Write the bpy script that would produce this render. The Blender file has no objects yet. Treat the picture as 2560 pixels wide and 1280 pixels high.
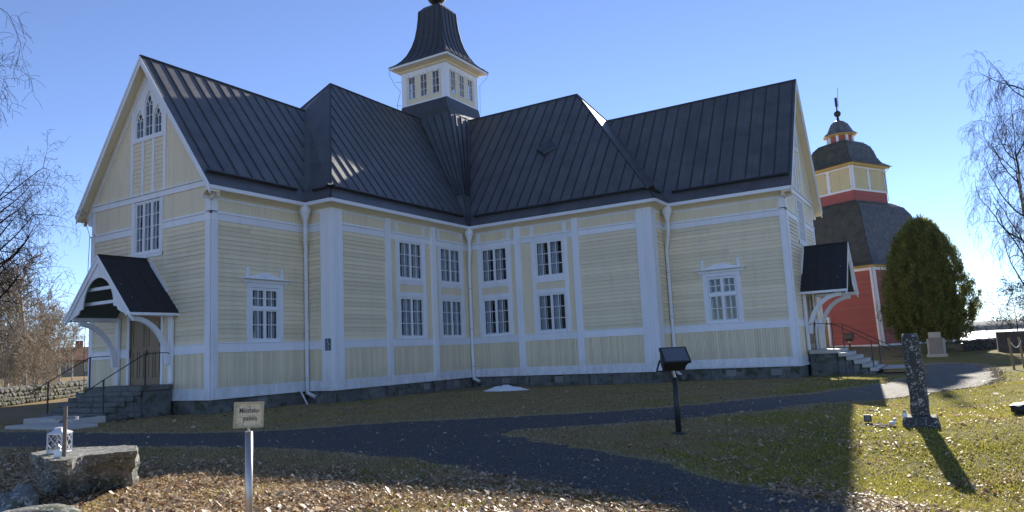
import bpy, bmesh, math, random
import numpy as np
from mathutils import Vector, Matrix, noise
from mathutils.geometry import tessellate_polygon
random.seed(7); RNG = np.random.default_rng(7)
SC = bpy.context.scene
COL = SC.collection
V = Vector
# ------------------------------------------------------------------ camera, world, sun
EYE = V((0, 0, 1.68))
def setup_camera():
    yaw, pi_, ro = (math.radians(a) for a in (30.8294, 7.4234, -2.7894))
    f = V((math.cos(yaw)*math.cos(pi_), math.sin(yaw)*math.cos(pi_), math.sin(pi_)))
    r0 = V((math.sin(yaw), -math.cos(yaw), 0)); u0 = r0.cross(f)
    r = math.cos(ro)*r0 + math.sin(ro)*u0; u = -math.sin(ro)*r0 + math.cos(ro)*u0
    cd = bpy.data.cameras.new('camera'); co = bpy.data.objects.new('camera', cd); COL.objects.link(co)
    m = Matrix((r, u, -f)).transposed().to_4x4(); m.translation = EYE
    co.matrix_world = m
    cd.sensor_width = 36; cd.lens = 25.796; cd.clip_start = .05; cd.clip_end = 9000
    SC.camera = co
    return r, u, f
CR, CU, CF = setup_camera()
SUN_EL, SUN_AZ = 25.5, 8.5          # azimuth from +X towards +Y
SKY_STRENGTH, SUN_STRENGTH, EXPOSURE = 0.1, 4.5, 1.2
W = bpy.data.worlds.new('World'); SC.world = W; W.use_nodes = True
nt = W.node_tree; nt.nodes.clear()
sky = nt.nodes.new('ShaderNodeTexSky'); sky.sky_type = 'NISHITA'; sky.sun_disc = False
sky.sun_elevation = math.radians(SUN_EL)
sky.sun_rotation = math.radians(90 - SUN_AZ)
sky.air_density = 1.1; sky.dust_density = 0.0; sky.ozone_density = 3.0; sky.altitude = 5000
bg = nt.nodes.new('ShaderNodeBackground'); bg.inputs['Strength'].default_value = SKY_STRENGTH
wo = nt.nodes.new('ShaderNodeOutputWorld')
hs = nt.nodes.new('ShaderNodeHueSaturation'); hs.inputs['Saturation'].default_value = .98; hs.inputs['Hue'].default_value = .507
nt.links.new(sky.outputs[0], hs.inputs['Color']); nt.links.new(hs.outputs[0], bg.inputs[0]); nt.links.new(bg.outputs[0], wo.inputs[0])
sl = bpy.data.lights.new('sun', 'SUN'); sl.energy = SUN_STRENGTH; sl.angle = math.radians(.53); sl.color = (1, .93, .82)
so = bpy.data.objects.new('sun', sl); COL.objects.link(so)
_e, _a = math.radians(SUN_EL), math.radians(SUN_AZ)
SUND = V((math.cos(_e)*math.cos(_a), math.cos(_e)*math.sin(_a), math.sin(_e)))
so.rotation_euler = SUND.to_track_quat('Z', 'Y').to_euler()
SC.view_settings.view_transform = 'Standard'; SC.view_settings.look = 'None'
SC.view_settings.exposure = EXPOSURE; SC.view_settings.gamma = 1; SC.view_settings.use_curve_mapping = False
SC.cycles.max_bounces = 8; SC.cycles.transparent_max_bounces = 16
# ------------------------------------------------------------------ materials
def nd(t, k, **kw):
    n = t.nodes.new(k)
    for a, b in kw.items():
        if a.startswith('i_'): n.inputs[a[2:].replace('_', ' ')].default_value = b
        else: setattr(n, a, b)
    return n
def ramp(t, fac, stops):
    n = t.nodes.new('ShaderNodeValToRGB'); e = n.color_ramp.elements
    while len(e) < len(stops): e.new(.5)
    for q, (p, c) in zip(e, stops): q.position = p; q.color = (*c, 1) if len(c) == 3 else c
    t.links.new(fac, n.inputs[0]); return n.outputs[0]
def noise_n(t, scale, detail=4, rough=.55, dist=0, vec=None, stretch=None):
    n = nd(t, 'ShaderNodeTexNoise'); n.inputs['Scale'].default_value = scale; n.inputs['Detail'].default_value = detail
    n.inputs['Roughness'].default_value = rough; n.inputs['Distortion'].default_value = dist
    if vec is None:
        g = nd(t, 'ShaderNodeNewGeometry'); vec = g.outputs['Position']
    if stretch:
        m = nd(t, 'ShaderNodeMapping'); m.inputs['Scale'].default_value = stretch; t.links.new(vec, m.inputs[0]); vec = m.outputs[0]
    t.links.new(vec, n.inputs['Vector']); return n.outputs['Fac']
def mixc(t, f, a, b, mode='MIX'):
    n = nd(t, 'ShaderNodeMix', data_type='RGBA', blend_type=mode)
    for s, x in ((0, f), (6, a), (7, b)):
        if isinstance(x, (int, float)): n.inputs[s].default_value = x
        elif isinstance(x, tuple): n.inputs[s].default_value = (*x, 1) if len(x) == 3 else x
        else: t.links.new(x, n.inputs[s])
    return n.outputs[2]
def bump(t, h, strength, dist=.01):
    n = nd(t, 'ShaderNodeBump'); n.inputs['Strength'].default_value = strength; n.inputs['Distance'].default_value = dist
    t.links.new(h, n.inputs['Height']); return n.outputs[0]
MATS = {}
def mat(name, color=(.5, .5, .5), rough=.6, var=None, build=None, metal=0, spec=.5):
    if name in MATS: return MATS[name]
    m = bpy.data.materials.new(name); m.use_nodes = True; t = m.node_tree; b = t.nodes['Principled BSDF']
    b.inputs['Base Color'].default_value = (*color, 1); b.inputs['Roughness'].default_value = rough
    b.inputs['Metallic'].default_value = metal; b.inputs['Specular IOR Level'].default_value = spec
    if var:        # var = (noise scale, darker colour, lighter colour, bump strength, bump distance)
        f = noise_n(t, var[0], 6, .65)
        t.links.new(ramp(t, f, [(.3, var[1]), (.7, var[2])]), b.inputs['Base Color'])
        if var[3]: t.links.new(bump(t, noise_n(t, var[0]*3, 5, .7), var[3], var[4]), b.inputs['Normal'])
    if build: build(t, b)
    MATS[name] = m; return m
def painted(base, dirt=(.32, .30, .26), amt=.35, rand=.06, grain=(1, 1, 6)):
    def f(t, b):
        oi = nd(t, 'ShaderNodeObjectInfo')
        n1 = noise_n(t, 2.2, 6, .65, stretch=(1, 1, .22)); n2 = noise_n(t, 26, 5, .7)
        ws = ramp(t, n1, [(.5, (0, 0, 0)), (.78, (1, 1, 1))])
        ws2 = ramp(t, n2, [(.52, (0, 0, 0)), (.75, (1, 1, 1))])
        c = mixc(t, oi.outputs['Random'], tuple(x*(1-rand) for x in base), tuple(min(1, x*(1+rand)) for x in base))
        k = nd(t, 'ShaderNodeMath', operation='MULTIPLY'); t.links.new(ws, k.inputs[0]); t.links.new(ws2, k.inputs[1])
        k2 = nd(t, 'ShaderNodeMath', operation='MULTIPLY'); t.links.new(k.outputs[0], k2.inputs[0]); k2.inputs[1].default_value = amt*2
        c = mixc(t, k2.outputs[0], c, dirt)
        k3 = nd(t, 'ShaderNodeMath', operation='MULTIPLY'); t.links.new(ws, k3.inputs[0]); k3.inputs[1].default_value = amt*.35
        c = mixc(t, k3.outputs[0], c, dirt)
        ge = nd(t, 'ShaderNodeNewGeometry'); sx = nd(t, 'ShaderNodeSeparateXYZ'); t.links.new(ge.outputs['Position'], sx.inputs[0])
        mr = nd(t, 'ShaderNodeMapRange'); mr.inputs['From Min'].default_value = 1.5; mr.inputs['From Max'].default_value = .45; t.links.new(sx.outputs['Z'], mr.inputs['Value'])
        k4 = nd(t, 'ShaderNodeMath', operation='MULTIPLY'); t.links.new(mr.outputs[0], k4.inputs[0]); t.links.new(ramp(t, noise_n(t, 3.5, 6, .7, stretch=(1, 1, .5)), [(.35, (.05,)*3), (.7, (.6,)*3)]), k4.inputs[1])
        c = mixc(t, k4.outputs[0], c, dirt)
        t.links.new(c, b.inputs['Base Color'])
        t.links.new(bump(t, noise_n(t, 18, 4, .6, stretch=grain), .25, .004), b.inputs['Normal'])
    return f
M_CREAM = mat('cream_paint', rough=.55, build=painted((.80, .68, .47), amt=.5, rand=.09))
M_WHITE = mat('white_paint', rough=.5, build=painted((.83, .83, .86), amt=.45, rand=.05))
M_WHITE_D = mat('weathered_white_paint', rough=.6, build=painted((.62, .64, .66), dirt=(.2, .2, .18), amt=.9, rand=.05))
M_SASH = mat('sash_paint', rough=.45, build=painted((.80, .81, .82), amt=.15, rand=.02))
M_RED = mat('red_ochre_paint', rough=.75, build=painted((.40, .11, .09), dirt=(.2, .06, .05), amt=.35, rand=.09))
M_TRIMY = mat('yellow_trim_paint', rough=.6, build=painted((.62, .46, .20), amt=.2))
def roofm(t, b):
    uv = nd(t, 'ShaderNodeUVMap')
    br = nd(t, 'ShaderNodeTexBrick'); br.inputs['Scale'].default_value = 1; br.inputs['Mortar Size'].default_value = .007
    br.inputs['Brick Width'].default_value = 1.9; br.inputs['Row Height'].default_value = .63; br.offset = .37
    mp = nd(t, 'ShaderNodeMapping'); mp.inputs['Rotation'].default_value = (0, 0, math.pi/2)
    t.links.new(uv.outputs[0], mp.inputs[0]); t.links.new(mp.outputs[0], br.inputs['Vector'])
    n = noise_n(t, 1.1, 6, .6)
    c = ramp(t, n, [(.3, (.05, .048, .048)), (.7, (.105, .10, .095))])
    c = mixc(t, br.outputs['Fac'], c, (.03, .03, .03))
    t.links.new(c, b.inputs['Base Color'])
    w = noise_n(t, 1.6, 3, .5)
    add = nd(t, 'ShaderNodeMath', operation='MULTIPLY_ADD'); t.links.new(br.outputs['Fac'], add.inputs[0]); add.inputs[1].default_value = -.25; t.links.new(w, add.inputs[2])
    t.links.new(bump(t, add.outputs[0], .3, .02), b.inputs['Normal'])
    r = ramp(t, noise_n(t, 5, 4, .6), [(.3, (.44,)*3), (.7, (.56,)*3)]); t.links.new(r, b.inputs['Roughness'])
M_ROOF = mat('dark_seamed_sheet_metal', build=roofm, spec=1.0)
M_SEAM = mat('dark_roof_metal', (.04, .04, .042), .42, var=(2, (.033, .033, .036), (.052, .052, .054), .2, .01))
M_FELT = mat('black_roofing_felt', (.018, .019, .022), .75, var=(3, (.014, .015, .018), (.026, .027, .03), .3, .01))
M_SHINGLE = mat('tarred_shingle', (.06, .055, .05), .5, var=(3, (.06, .06, .06), (.2, .195, .19), .4, .01))
M_SHINGLE_MOSS = mat('mossy_tarred_shingle', (.06, .055, .04), .65, var=(1.5, (.05, .05, .04), (.12, .115, .08), .4, .01))
def stonem(dark, light, patch, scale=3, moss=None, lich=None):
    def f(t, b):
        c = ramp(t, noise_n(t, scale, 8, .7), [(.3, dark), (.7, light)])
        c = mixc(t, ramp(t, noise_n(t, scale*.6, 5, .6), [(.5, (0, 0, 0)), (.62, (1, 1, 1))]), c, patch)
        c = mixc(t, .35, c, ramp(t, noise_n(t, scale*30, 3, .6), [(.35, dark), (.65, light)]))
        if moss: c = mixc(t, ramp(t, noise_n(t, scale*.9, 6, .7, .5), [(.52, (0, 0, 0)), (.6, (1, 1, 1))]), c, moss)
        if lich:
            c = mixc(t, ramp(t, noise_n(t, scale*4.5, 4, .6, 1.2), [(.56, (0, 0, 0)), (.6, (1, 1, 1))]), c, lich)
        t.links.new(c, b.inputs['Base Color'])
        t.links.new(bump(t, noise_n(t, scale*6, 8, .75), .7, .03), b.inputs['Normal'])
    return f
M_STONE = mat('foundation_granite', rough=.85, build=stonem((.07, .07, .068), (.17, .165, .155), (.20, .20, .19), 2.2, moss=(.06, .065, .035)))
M_STEP = mat('step_granite', rough=.8, build=stonem((.10, .10, .095), (.2, .195, .18), (.14, .14, .13), 2.5, moss=(.07, .08, .05)))
M_STEPTOP = mat('pale_concrete_step', rough=.7, build=stonem((.42, .39, .35), (.58, .54, .47), (.48, .45, .40), 2.5))
M_BOULDER = mat('boulder_granite', rough=.85, build=stonem((.08, .08, .072), (.27, .262, .235), (.15, .15, .13), 3.0, moss=(.07, .08, .045), lich=(.42, .42, .37)))
M_PILLAR = mat('dark_lichened_granite', rough=.85, build=stonem((.03, .03, .03), (.09, .085, .08), (.055, .055, .05), 3.5, lich=(.42, .42, .37)))
M_WALLST = mat('fieldstone', rough=.9, build=stonem((.04, .04, .036), (.17, .165, .15), (.07, .07, .055), 2.0, moss=(.10, .11, .06)))
M_WALLDK = mat('dark_fieldstone', rough=.9, build=stonem((.04, .037, .034), (.12, .11, .10), (.07, .06, .05), 2.0))
M_MONU = mat('pale_granite', rough=.7, build=stonem((.34, .33, .30), (.46, .44, .40), (.40, .385, .35), 4))
M_PLAQ = mat('grey_granite_slab', rough=.6, build=stonem((.18, .17, .16), (.27, .26, .24), (.22, .21, .20), 6))
M_DOOR = mat('brown_door_paint', rough=.55, build=painted((.27, .19, .115), dirt=(.07, .05, .03), amt=.4))
M_SHEATH = mat('shadowed_grimy_sheathing', (.13, .11, .08), .9)  # gap grime, darkened further so shade between boards is in the colour
M_IRON = mat('black_iron', (.02, .02, .022), .5, var=(20, (.015, .015, .017), (.035, .033, .032), .2, .002))
M_STEEL = mat('brushed_steel', (.52, .47, .42), .38, metal=.85)
M_BRASS = mat('pale_brass_frame', (.42, .36, .25), .4, metal=.6)
M_GREYPL = mat('grey_plate', (.10, .12, .15), .5)
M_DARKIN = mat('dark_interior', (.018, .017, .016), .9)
M_CURTAIN = mat('pale_curtain', (.7, .7, .7), .9, var=(5, (.55, .56, .58), (.8, .8, .8), 0, 0))
M_WOOD = mat('raw_wood', rough=.8, build=painted((.34, .21, .10), dirt=(.12, .09, .06), amt=.6))
M_ROPE = mat('white_rope', (.8, .8, .78), .8)
def glassm(t, b):
    out = t.nodes['Material Output']
    fr = nd(t, 'ShaderNodeFresnel'); fr.inputs[0].default_value = 1.5
    tr = nd(t, 'ShaderNodeBsdfTransparent'); tr.inputs[0].default_value = (.82, .85, .88, 1)
    gl = nd(t, 'ShaderNodeBsdfGlossy'); gl.inputs['Roughness'].default_value = .03
    t.links.new(bump(t, noise_n(t, 3, 2, .5), .15, .01), gl.inputs['Normal'])
    k = nd(t, 'ShaderNodeMath', operation='MULTIPLY_ADD'); t.links.new(fr.outputs[0], k.inputs[0]); k.inputs[1].default_value = 1.5; k.inputs[2].default_value = 0
    gb = nd(t, 'ShaderNodeNewGeometry'); fb = nd(t, 'ShaderNodeMath', operation='SUBTRACT'); fb.inputs[0].default_value = 1; t.links.new(gb.outputs['Backfacing'], fb.inputs[1]); k0 = nd(t, 'ShaderNodeMath', operation='MULTIPLY'); t.links.new(k.outputs[0], k0.inputs[0]); t.links.new(fb.outputs[0], k0.inputs[1]); k = k0
    mx = nd(t, 'ShaderNodeMixShader'); t.links.new(k.outputs[0], mx.inputs[0]); t.links.new(tr.outputs[0], mx.inputs[1]); t.links.new(gl.outputs[0], mx.inputs[2])
    t.links.new(mx.outputs[0], out.inputs[0])
M_GLASS = mat('window_glass', build=glassm)
# ------------------------------------------------------------------ mesh helpers
def link(name, me, m=None, parent=None, kind=None):
    o = bpy.data.objects.new(name, me); COL.objects.link(o)
    if m is not None and me is not None and not me.materials: me.materials.append(m)
    if parent is not None: o.parent = parent
    if kind: o['kind'] = kind
    return o
def thing(o, label, cat, group=None):
    o['label'] = label; o['category'] = cat
    if group: o['group'] = group
    return o
def empty(name, loc, label, cat, group=None):
    o = bpy.data.objects.new(name, None); COL.objects.link(o); o.location = loc; o.empty_display_size = .3
    return thing(o, label, cat, group)
class Fr:
    """wall frame: s to the right seen from outside, z up, d outwards"""
    def __init__(s, o, S):
        s.o = V(o); s.S = V(S).normalized(); s.n = s.S.cross(V((0, 0, 1)))
    def p(s, a, z, d=0): return s.o + s.S*a + V((0, 0, z)) + s.n*d
    def mat(s, a, z, d, sa, sz, sd):
        m = Matrix(((s.S.x, 0, s.n.x), (s.S.y, 0, s.n.y), (0, 1, 0))).to_4x4()     # local x->S, y->Z, z->n
        m.translation = s.p(a, z, d)
        return m @ Matrix.Diagonal((sa, sz, sd, 1))
ID = Fr((0, 0, 0), (1, 0, 0))
class MB:
    def __init__(s): s.v = []; s.f = []
    def hexa(s, P):     # 8 points: bottom 4 ccw seen from above, top 4
        b = len(s.v); s.v += [tuple(p) for p in P]
        s.f += [(b+3, b+2, b+1, b), (b+4, b+5, b+6, b+7), (b, b+1, b+5, b+4), (b+1, b+2, b+6, b+5), (b+2, b+3, b+7, b+6), (b+3, b, b+4, b+7)]
        return s
    def box(s, F, a0, a1, z0, z1, d0, d1):
        if a0 > a1: a0, a1 = a1, a0
        P = [F.p(a0, z0, d1), F.p(a1, z0, d1), F.p(a1, z0, d0), F.p(a0, z0, d0)]
        P += [F.p(a0, z1, d1), F.p(a1, z1, d1), F.p(a1, z1, d0), F.p(a0, z1, d0)]
        s.hexa(P); return s
    def wbox(s, x0, x1, y0, y1, z0, z1):
        s.hexa([(x0, y0, z0), (x1, y0, z0), (x1, y1, z0), (x0, y1, z0), (x0, y0, z1), (x1, y0, z1), (x1, y1, z1), (x0, y1, z1)]); return s
    def prism(s, pts, ext):     # planar polygon extruded by vector ext
        n = len(pts); b = len(s.v); e = V(ext); pts = [V(p) for p in pts]
        nn = V((0, 0, 0))
        for i in range(n): nn += pts[i].cross(pts[(i+1) % n])
        if nn.dot(e) > 0: pts = pts[::-1]
        s.v += [tuple(p) for p in pts] + [tuple(p+e) for p in pts]
        s.f.append(tuple(range(b, b+n))); s.f.append(tuple(range(b+2*n-1, b+n-1, -1)))
        for i in range(n): j = (i+1) % n; s.f.append((b+j, b+i, b+n+i, b+n+j))
        return s
    def bar(s, p, q, w, h=None, up=(0, 0, 1)):
        p, q = V(p), V(q); d = (q-p).normalized(); u = V(up)
        if abs(d.dot(u)) > .98: u = V((1, 0, 0))
        x = d.cross(u).normalized(); y = x.cross(d); h = h or w
        P = []
        for c in (p, q):
            P += [c-x*w/2-y*h/2, c+x*w/2-y*h/2, c+x*w/2+y*h/2, c-x*w/2+y*h/2]
        s.hexa(P); return s
    def tube(s, pts, rad, n=8, cap=True):
        pts = [V(p) for p in pts]; rad = rad if isinstance(rad, (list, tuple)) else [rad]*len(pts)
        b = len(s.v); ref = None
        for i, p in enumerate(pts):
            d = (pts[min(i+1, len(pts)-1)]-pts[max(i-1, 0)]).normalized()
            if ref is None:
                ref = d.cross(V((0, 0, 1)))
                if ref.length < .1: ref = V((1, 0, 0))
            x = (ref - d*ref.dot(d)).normalized(); y = d.cross(x); ref = x
            for k in range(n):
                a = 2*math.pi*k/n; s.v.append(tuple(p+(x*math.cos(a)+y*math.sin(a))*rad[i]))
        for i in range(len(pts)-1):
            for k in range(n):
                a = b+i*n+k; c = b+i*n+(k+1) % n; s.f.append((a, c, c+n, a+n))
        if cap:
            s.f.append(tuple(range(b+n-1, b-1, -1))); e = b+(len(pts)-1)*n; s.f.append(tuple(range(e, e+n)))
        return s
    def rev(s, c, prof, n=16, ang=0):  # rings of n-gon radius r at height z
        b = len(s.v)
        for r, z in prof:
            for k in range(n):
                a = ang+2*math.pi*k/n; s.v.append((c[0]+r*math.cos(a), c[1]+r*math.sin(a), c[2]+z))
        for i in range(len(prof)-1):
            for k in range(n):
                a = b+i*n+k; q = b+i*n+(k+1) % n; s.f.append((a, q, q+n, a+n))
        s.f.append(tuple(range(b+n-1, b-1, -1))); e = b+(len(prof)-1)*n; s.f.append(tuple(range(e, e+n)))
        return s
    def build(s, name, m, parent=None, org=None, kind=None, smooth=False, bevel=0):
        me = bpy.data.meshes.new(name)
        if org is None:
            org = parent_origin(parent)
        vv = [(a-org[0], b-org[1], c-org[2]) for a, b, c in s.v]
        me.from_pydata(vv, [], s.f); me.update()
        if smooth:
            me.polygons.foreach_set('use_smooth', [True]*len(me.polygons))
        o = link(name, me, m, parent, kind)
        if bevel:
            md = o.modifiers.new('b', 'BEVEL'); md.width = bevel; md.segments = 1; md.limit_method = 'ANGLE'
        return o
def parent_origin(p):
    o = V((0, 0, 0))
    while p is not None: o += p.location; p = p.parent
    return o
def raw(name, verts, faces, m, parent=None, kind=None, nper=3, smooth=False):
    """numpy triangles/quads"""
    me = bpy.data.meshes.new(name); nv = len(verts); nf = len(faces)
    me.vertices.add(nv); me.vertices.foreach_set('co', np.ascontiguousarray(verts, dtype=np.float32).ravel())
    me.loops.add(nf*nper); me.loops.foreach_set('vertex_index', np.ascontiguousarray(faces, dtype=np.int32).ravel())
    me.polygons.add(nf); me.polygons.foreach_set('loop_start', np.arange(0, nf*nper, nper, dtype=np.int32))
    me.polygons.foreach_set('loop_total', np.full(nf, nper, dtype=np.int32))
    if smooth: me.polygons.foreach_set('use_smooth', np.ones(nf, dtype=bool))
    me.update(calc_edges=True)
    return link(name, me, m, parent, kind)
def place(name, me, M, parent, m=None):
    o = link(name, me, m, parent); M = M.copy(); M.translation = M.translation - parent_origin(parent)
    o.matrix_basis = M; return o
# unit pieces
def unit_board():
    mb = MB(); mb.hexa([(0, 0, 1), (1, 0, 1), (1, 0, 0), (0, 0, 0), (0, 1.04, .30), (1, 1.04, .30), (1, 1.04, 0), (0, 1.04, 0)])
    me = bpy.data.meshes.new('siding_board'); me.from_pydata(mb.v, [], mb.f); me.update(); return me
def unit_vboard():
    mb = MB(); e = .06
    v = [(0, 0, 0), (1, 0, 0), (1, 1, 0), (0, 1, 0), (0, 0, .5), (1, 0, .5), (1, 1, .5), (0, 1, .5), (e, 0, 1), (1-e, 0, 1), (1-e, 1, 1), (e, 1, 1)]
    f = [(3, 2, 1, 0), (8, 9, 10, 11), (4, 8, 11, 7), (9, 5, 6, 10), (0, 4, 7, 3), (1, 2, 6, 5), (0, 1, 5, 9, 8, 4), (2, 3, 7, 11, 10, 6)]
    me = bpy.data.meshes.new('vertical_board'); me.from_pydata(v, [], f); me.update(); return me
UB, UV = unit_board(), unit_vboard(); UB.materials.append(M_CREAM); UV.materials.append(M_CREAM)
UBR = UB.copy(); UBR.materials.clear(); UBR.materials.append(M_RED)
# ------------------------------------------------------------------ church plan (metres, measured)
XG, XD, XC, XR, XR2 = 17.21, 21.826, 31.741, 33.505, 40.831
YA, YA2, YB, YE, YG = 23.118, 30.883, 21.638, 11.508, 5.924
CX, CY = 37.168, 27.0; OH = .51; OV = .45
ZS, ZE = .48, 8.25; ZR1, ZR2 = 14.23, 16.19; HX, HY = 27.34, 17.32
church = empty('church', (CX, CY, 0), 'big cream and white timber cross church with dark metal roofs and a small square tower', 'church')
FLg = Fr((XG, CY, 0), (0, -1, 0)); FLs = Fr((XG, YA, 0), (1, 0, 0)); FD = Fr((XD, YA, 0), (0, -1, 0)); FB = Fr((XD, YB, 0), (1, 0, 0))
FC = Fr((XC, YB, 0), (0, -1, 0)); FE = Fr((XC, YE, 0), (1, 0, 0)); FRs = Fr((XR, YE, 0), (0, -1, 0)); FRg = Fr((CX, YG, 0), (1, 0, 0))
LLs, LD, LB, LC, LE, LRs = XD-XG, YA-YB, XC-XD, YB-YE, XR-XC, YE-YG
stuff_siding = MB(); stuff_vert = MB(); stuff_vert_low = MB()
def small_board(mb, F, a0, a1, z, h, dep=.032):
    P = [F.p(a0, z, dep), F.p(a1, z, dep), F.p(a1, z, 0), F.p(a0, z, 0), F.p(a0, z+h*1.06, dep*.35), F.p(a1, z+h*1.06, dep*.35), F.p(a1, z+h*1.06, 0), F.p(a0, z+h*1.06, 0)]
    mb.hexa(P)
def split(a0, a1, holes):
    segs = [(a0, a1)]
    for h0, h1 in holes:
        new = []
        for x, y in segs:
            if h1 <= x or h0 >= y: new.append((x, y)); continue
            if h0 > x: new.append((x, h0))
            if h1 < y: new.append((h1, y))
        segs = new
    return [q for q in segs if q[1]-q[0] > .02]
BH = .178
def siding(F, par, a0, a1, z0, z1, holes=(), single=True, rng=random.Random(3)):
    """holes = (a0,a1,z0,z1)"""
    n = max(1, round((z1-z0)/BH)); h = (z1-z0)/n
    for i in range(n):
        z = z0+i*h
        hs = [(q[0], q[1]) for q in holes if q[2] < z+h*.7 and q[3] > z+h*.3]
        for x, y in split(a0, a1, hs):
            if single and y-x > 3.2 and (i*7) % 3 == 0:
                cut = x+(y-x)*rng.uniform(.3, .7)
                for xa, xb in ((x, cut-.004), (cut+.004, y)): place('siding_board', UB, F.mat(xa, z, .0, xb-xa, h*(1+rng.uniform(-.02, .02)), .044*(1+rng.uniform(-.12, .15))), par)
            elif single and y-x > .5:
                dd = .044*(1+rng.uniform(-.12, .15))
                place('siding_board', UB, F.mat(x, z, .0, y-x, h*(1+rng.uniform(-.02, .02)), dd), par)
            else: small_board(stuff_siding, F, x, y, z, h, .034)
def vboards(F, par, a0, a1, z0, z1, single=True, w=.115, top=None, mb=None):
    n = max(1, round((a1-a0)/w)); h = (a1-a0)/n
    for i in range(n):
        x = a0+i*h; zt = z1 if top is None else top(x, x+h)
        if isinstance(zt, tuple): zl, zr = zt
        else: zl = zr = zt
        if max(zl, zr) <= z0+.02: continue
        if single and zl == zr:
            place('vertical_board', UV, F.mat(x+.003, z0, 0, h-.0055, zl-z0, .026+random.uniform(-.003, .003)), par)
        else:
            m = mb or stuff_vert; g = .0035; d = .026+random.uniform(-.003, .003); zl = max(zl, z0+.01); zr = max(zr, z0+.01)
            P = [F.p(x+g, z0, d), F.p(x+h-g, z0, d), F.p(x+h-g, z0, 0), F.p(x+g, z0, 0), F.p(x+g, zl, d), F.p(x+h-g, zr, d), F.p(x+h-g, zr, 0), F.p(x+g, zl, 0)]
            m.hexa(P)
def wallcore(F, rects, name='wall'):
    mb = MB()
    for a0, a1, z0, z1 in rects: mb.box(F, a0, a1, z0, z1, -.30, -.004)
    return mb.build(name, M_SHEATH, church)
def core_with_holes(F, a0, a1, z0, z1, holes):
    """rects covering the wall but the window openings (holes sorted by columns)"""
    xs = sorted({a0, a1, *[h[0] for h in holes], *[h[1] for h in holes]}); out = []
    for x0, x1 in zip(xs, xs[1:]):
        c = (x0+x1)/2; hz = sorted([(h[2], h[3]) for h in holes if h[0] < c < h[1]])
        z = z0
        for q0, q1 in hz:
            if q0 > z: out.append((x0, x1, z, q0))
            z = q1
        if z < z1: out.append((x0, x1, z, z1))
    return out
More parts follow.
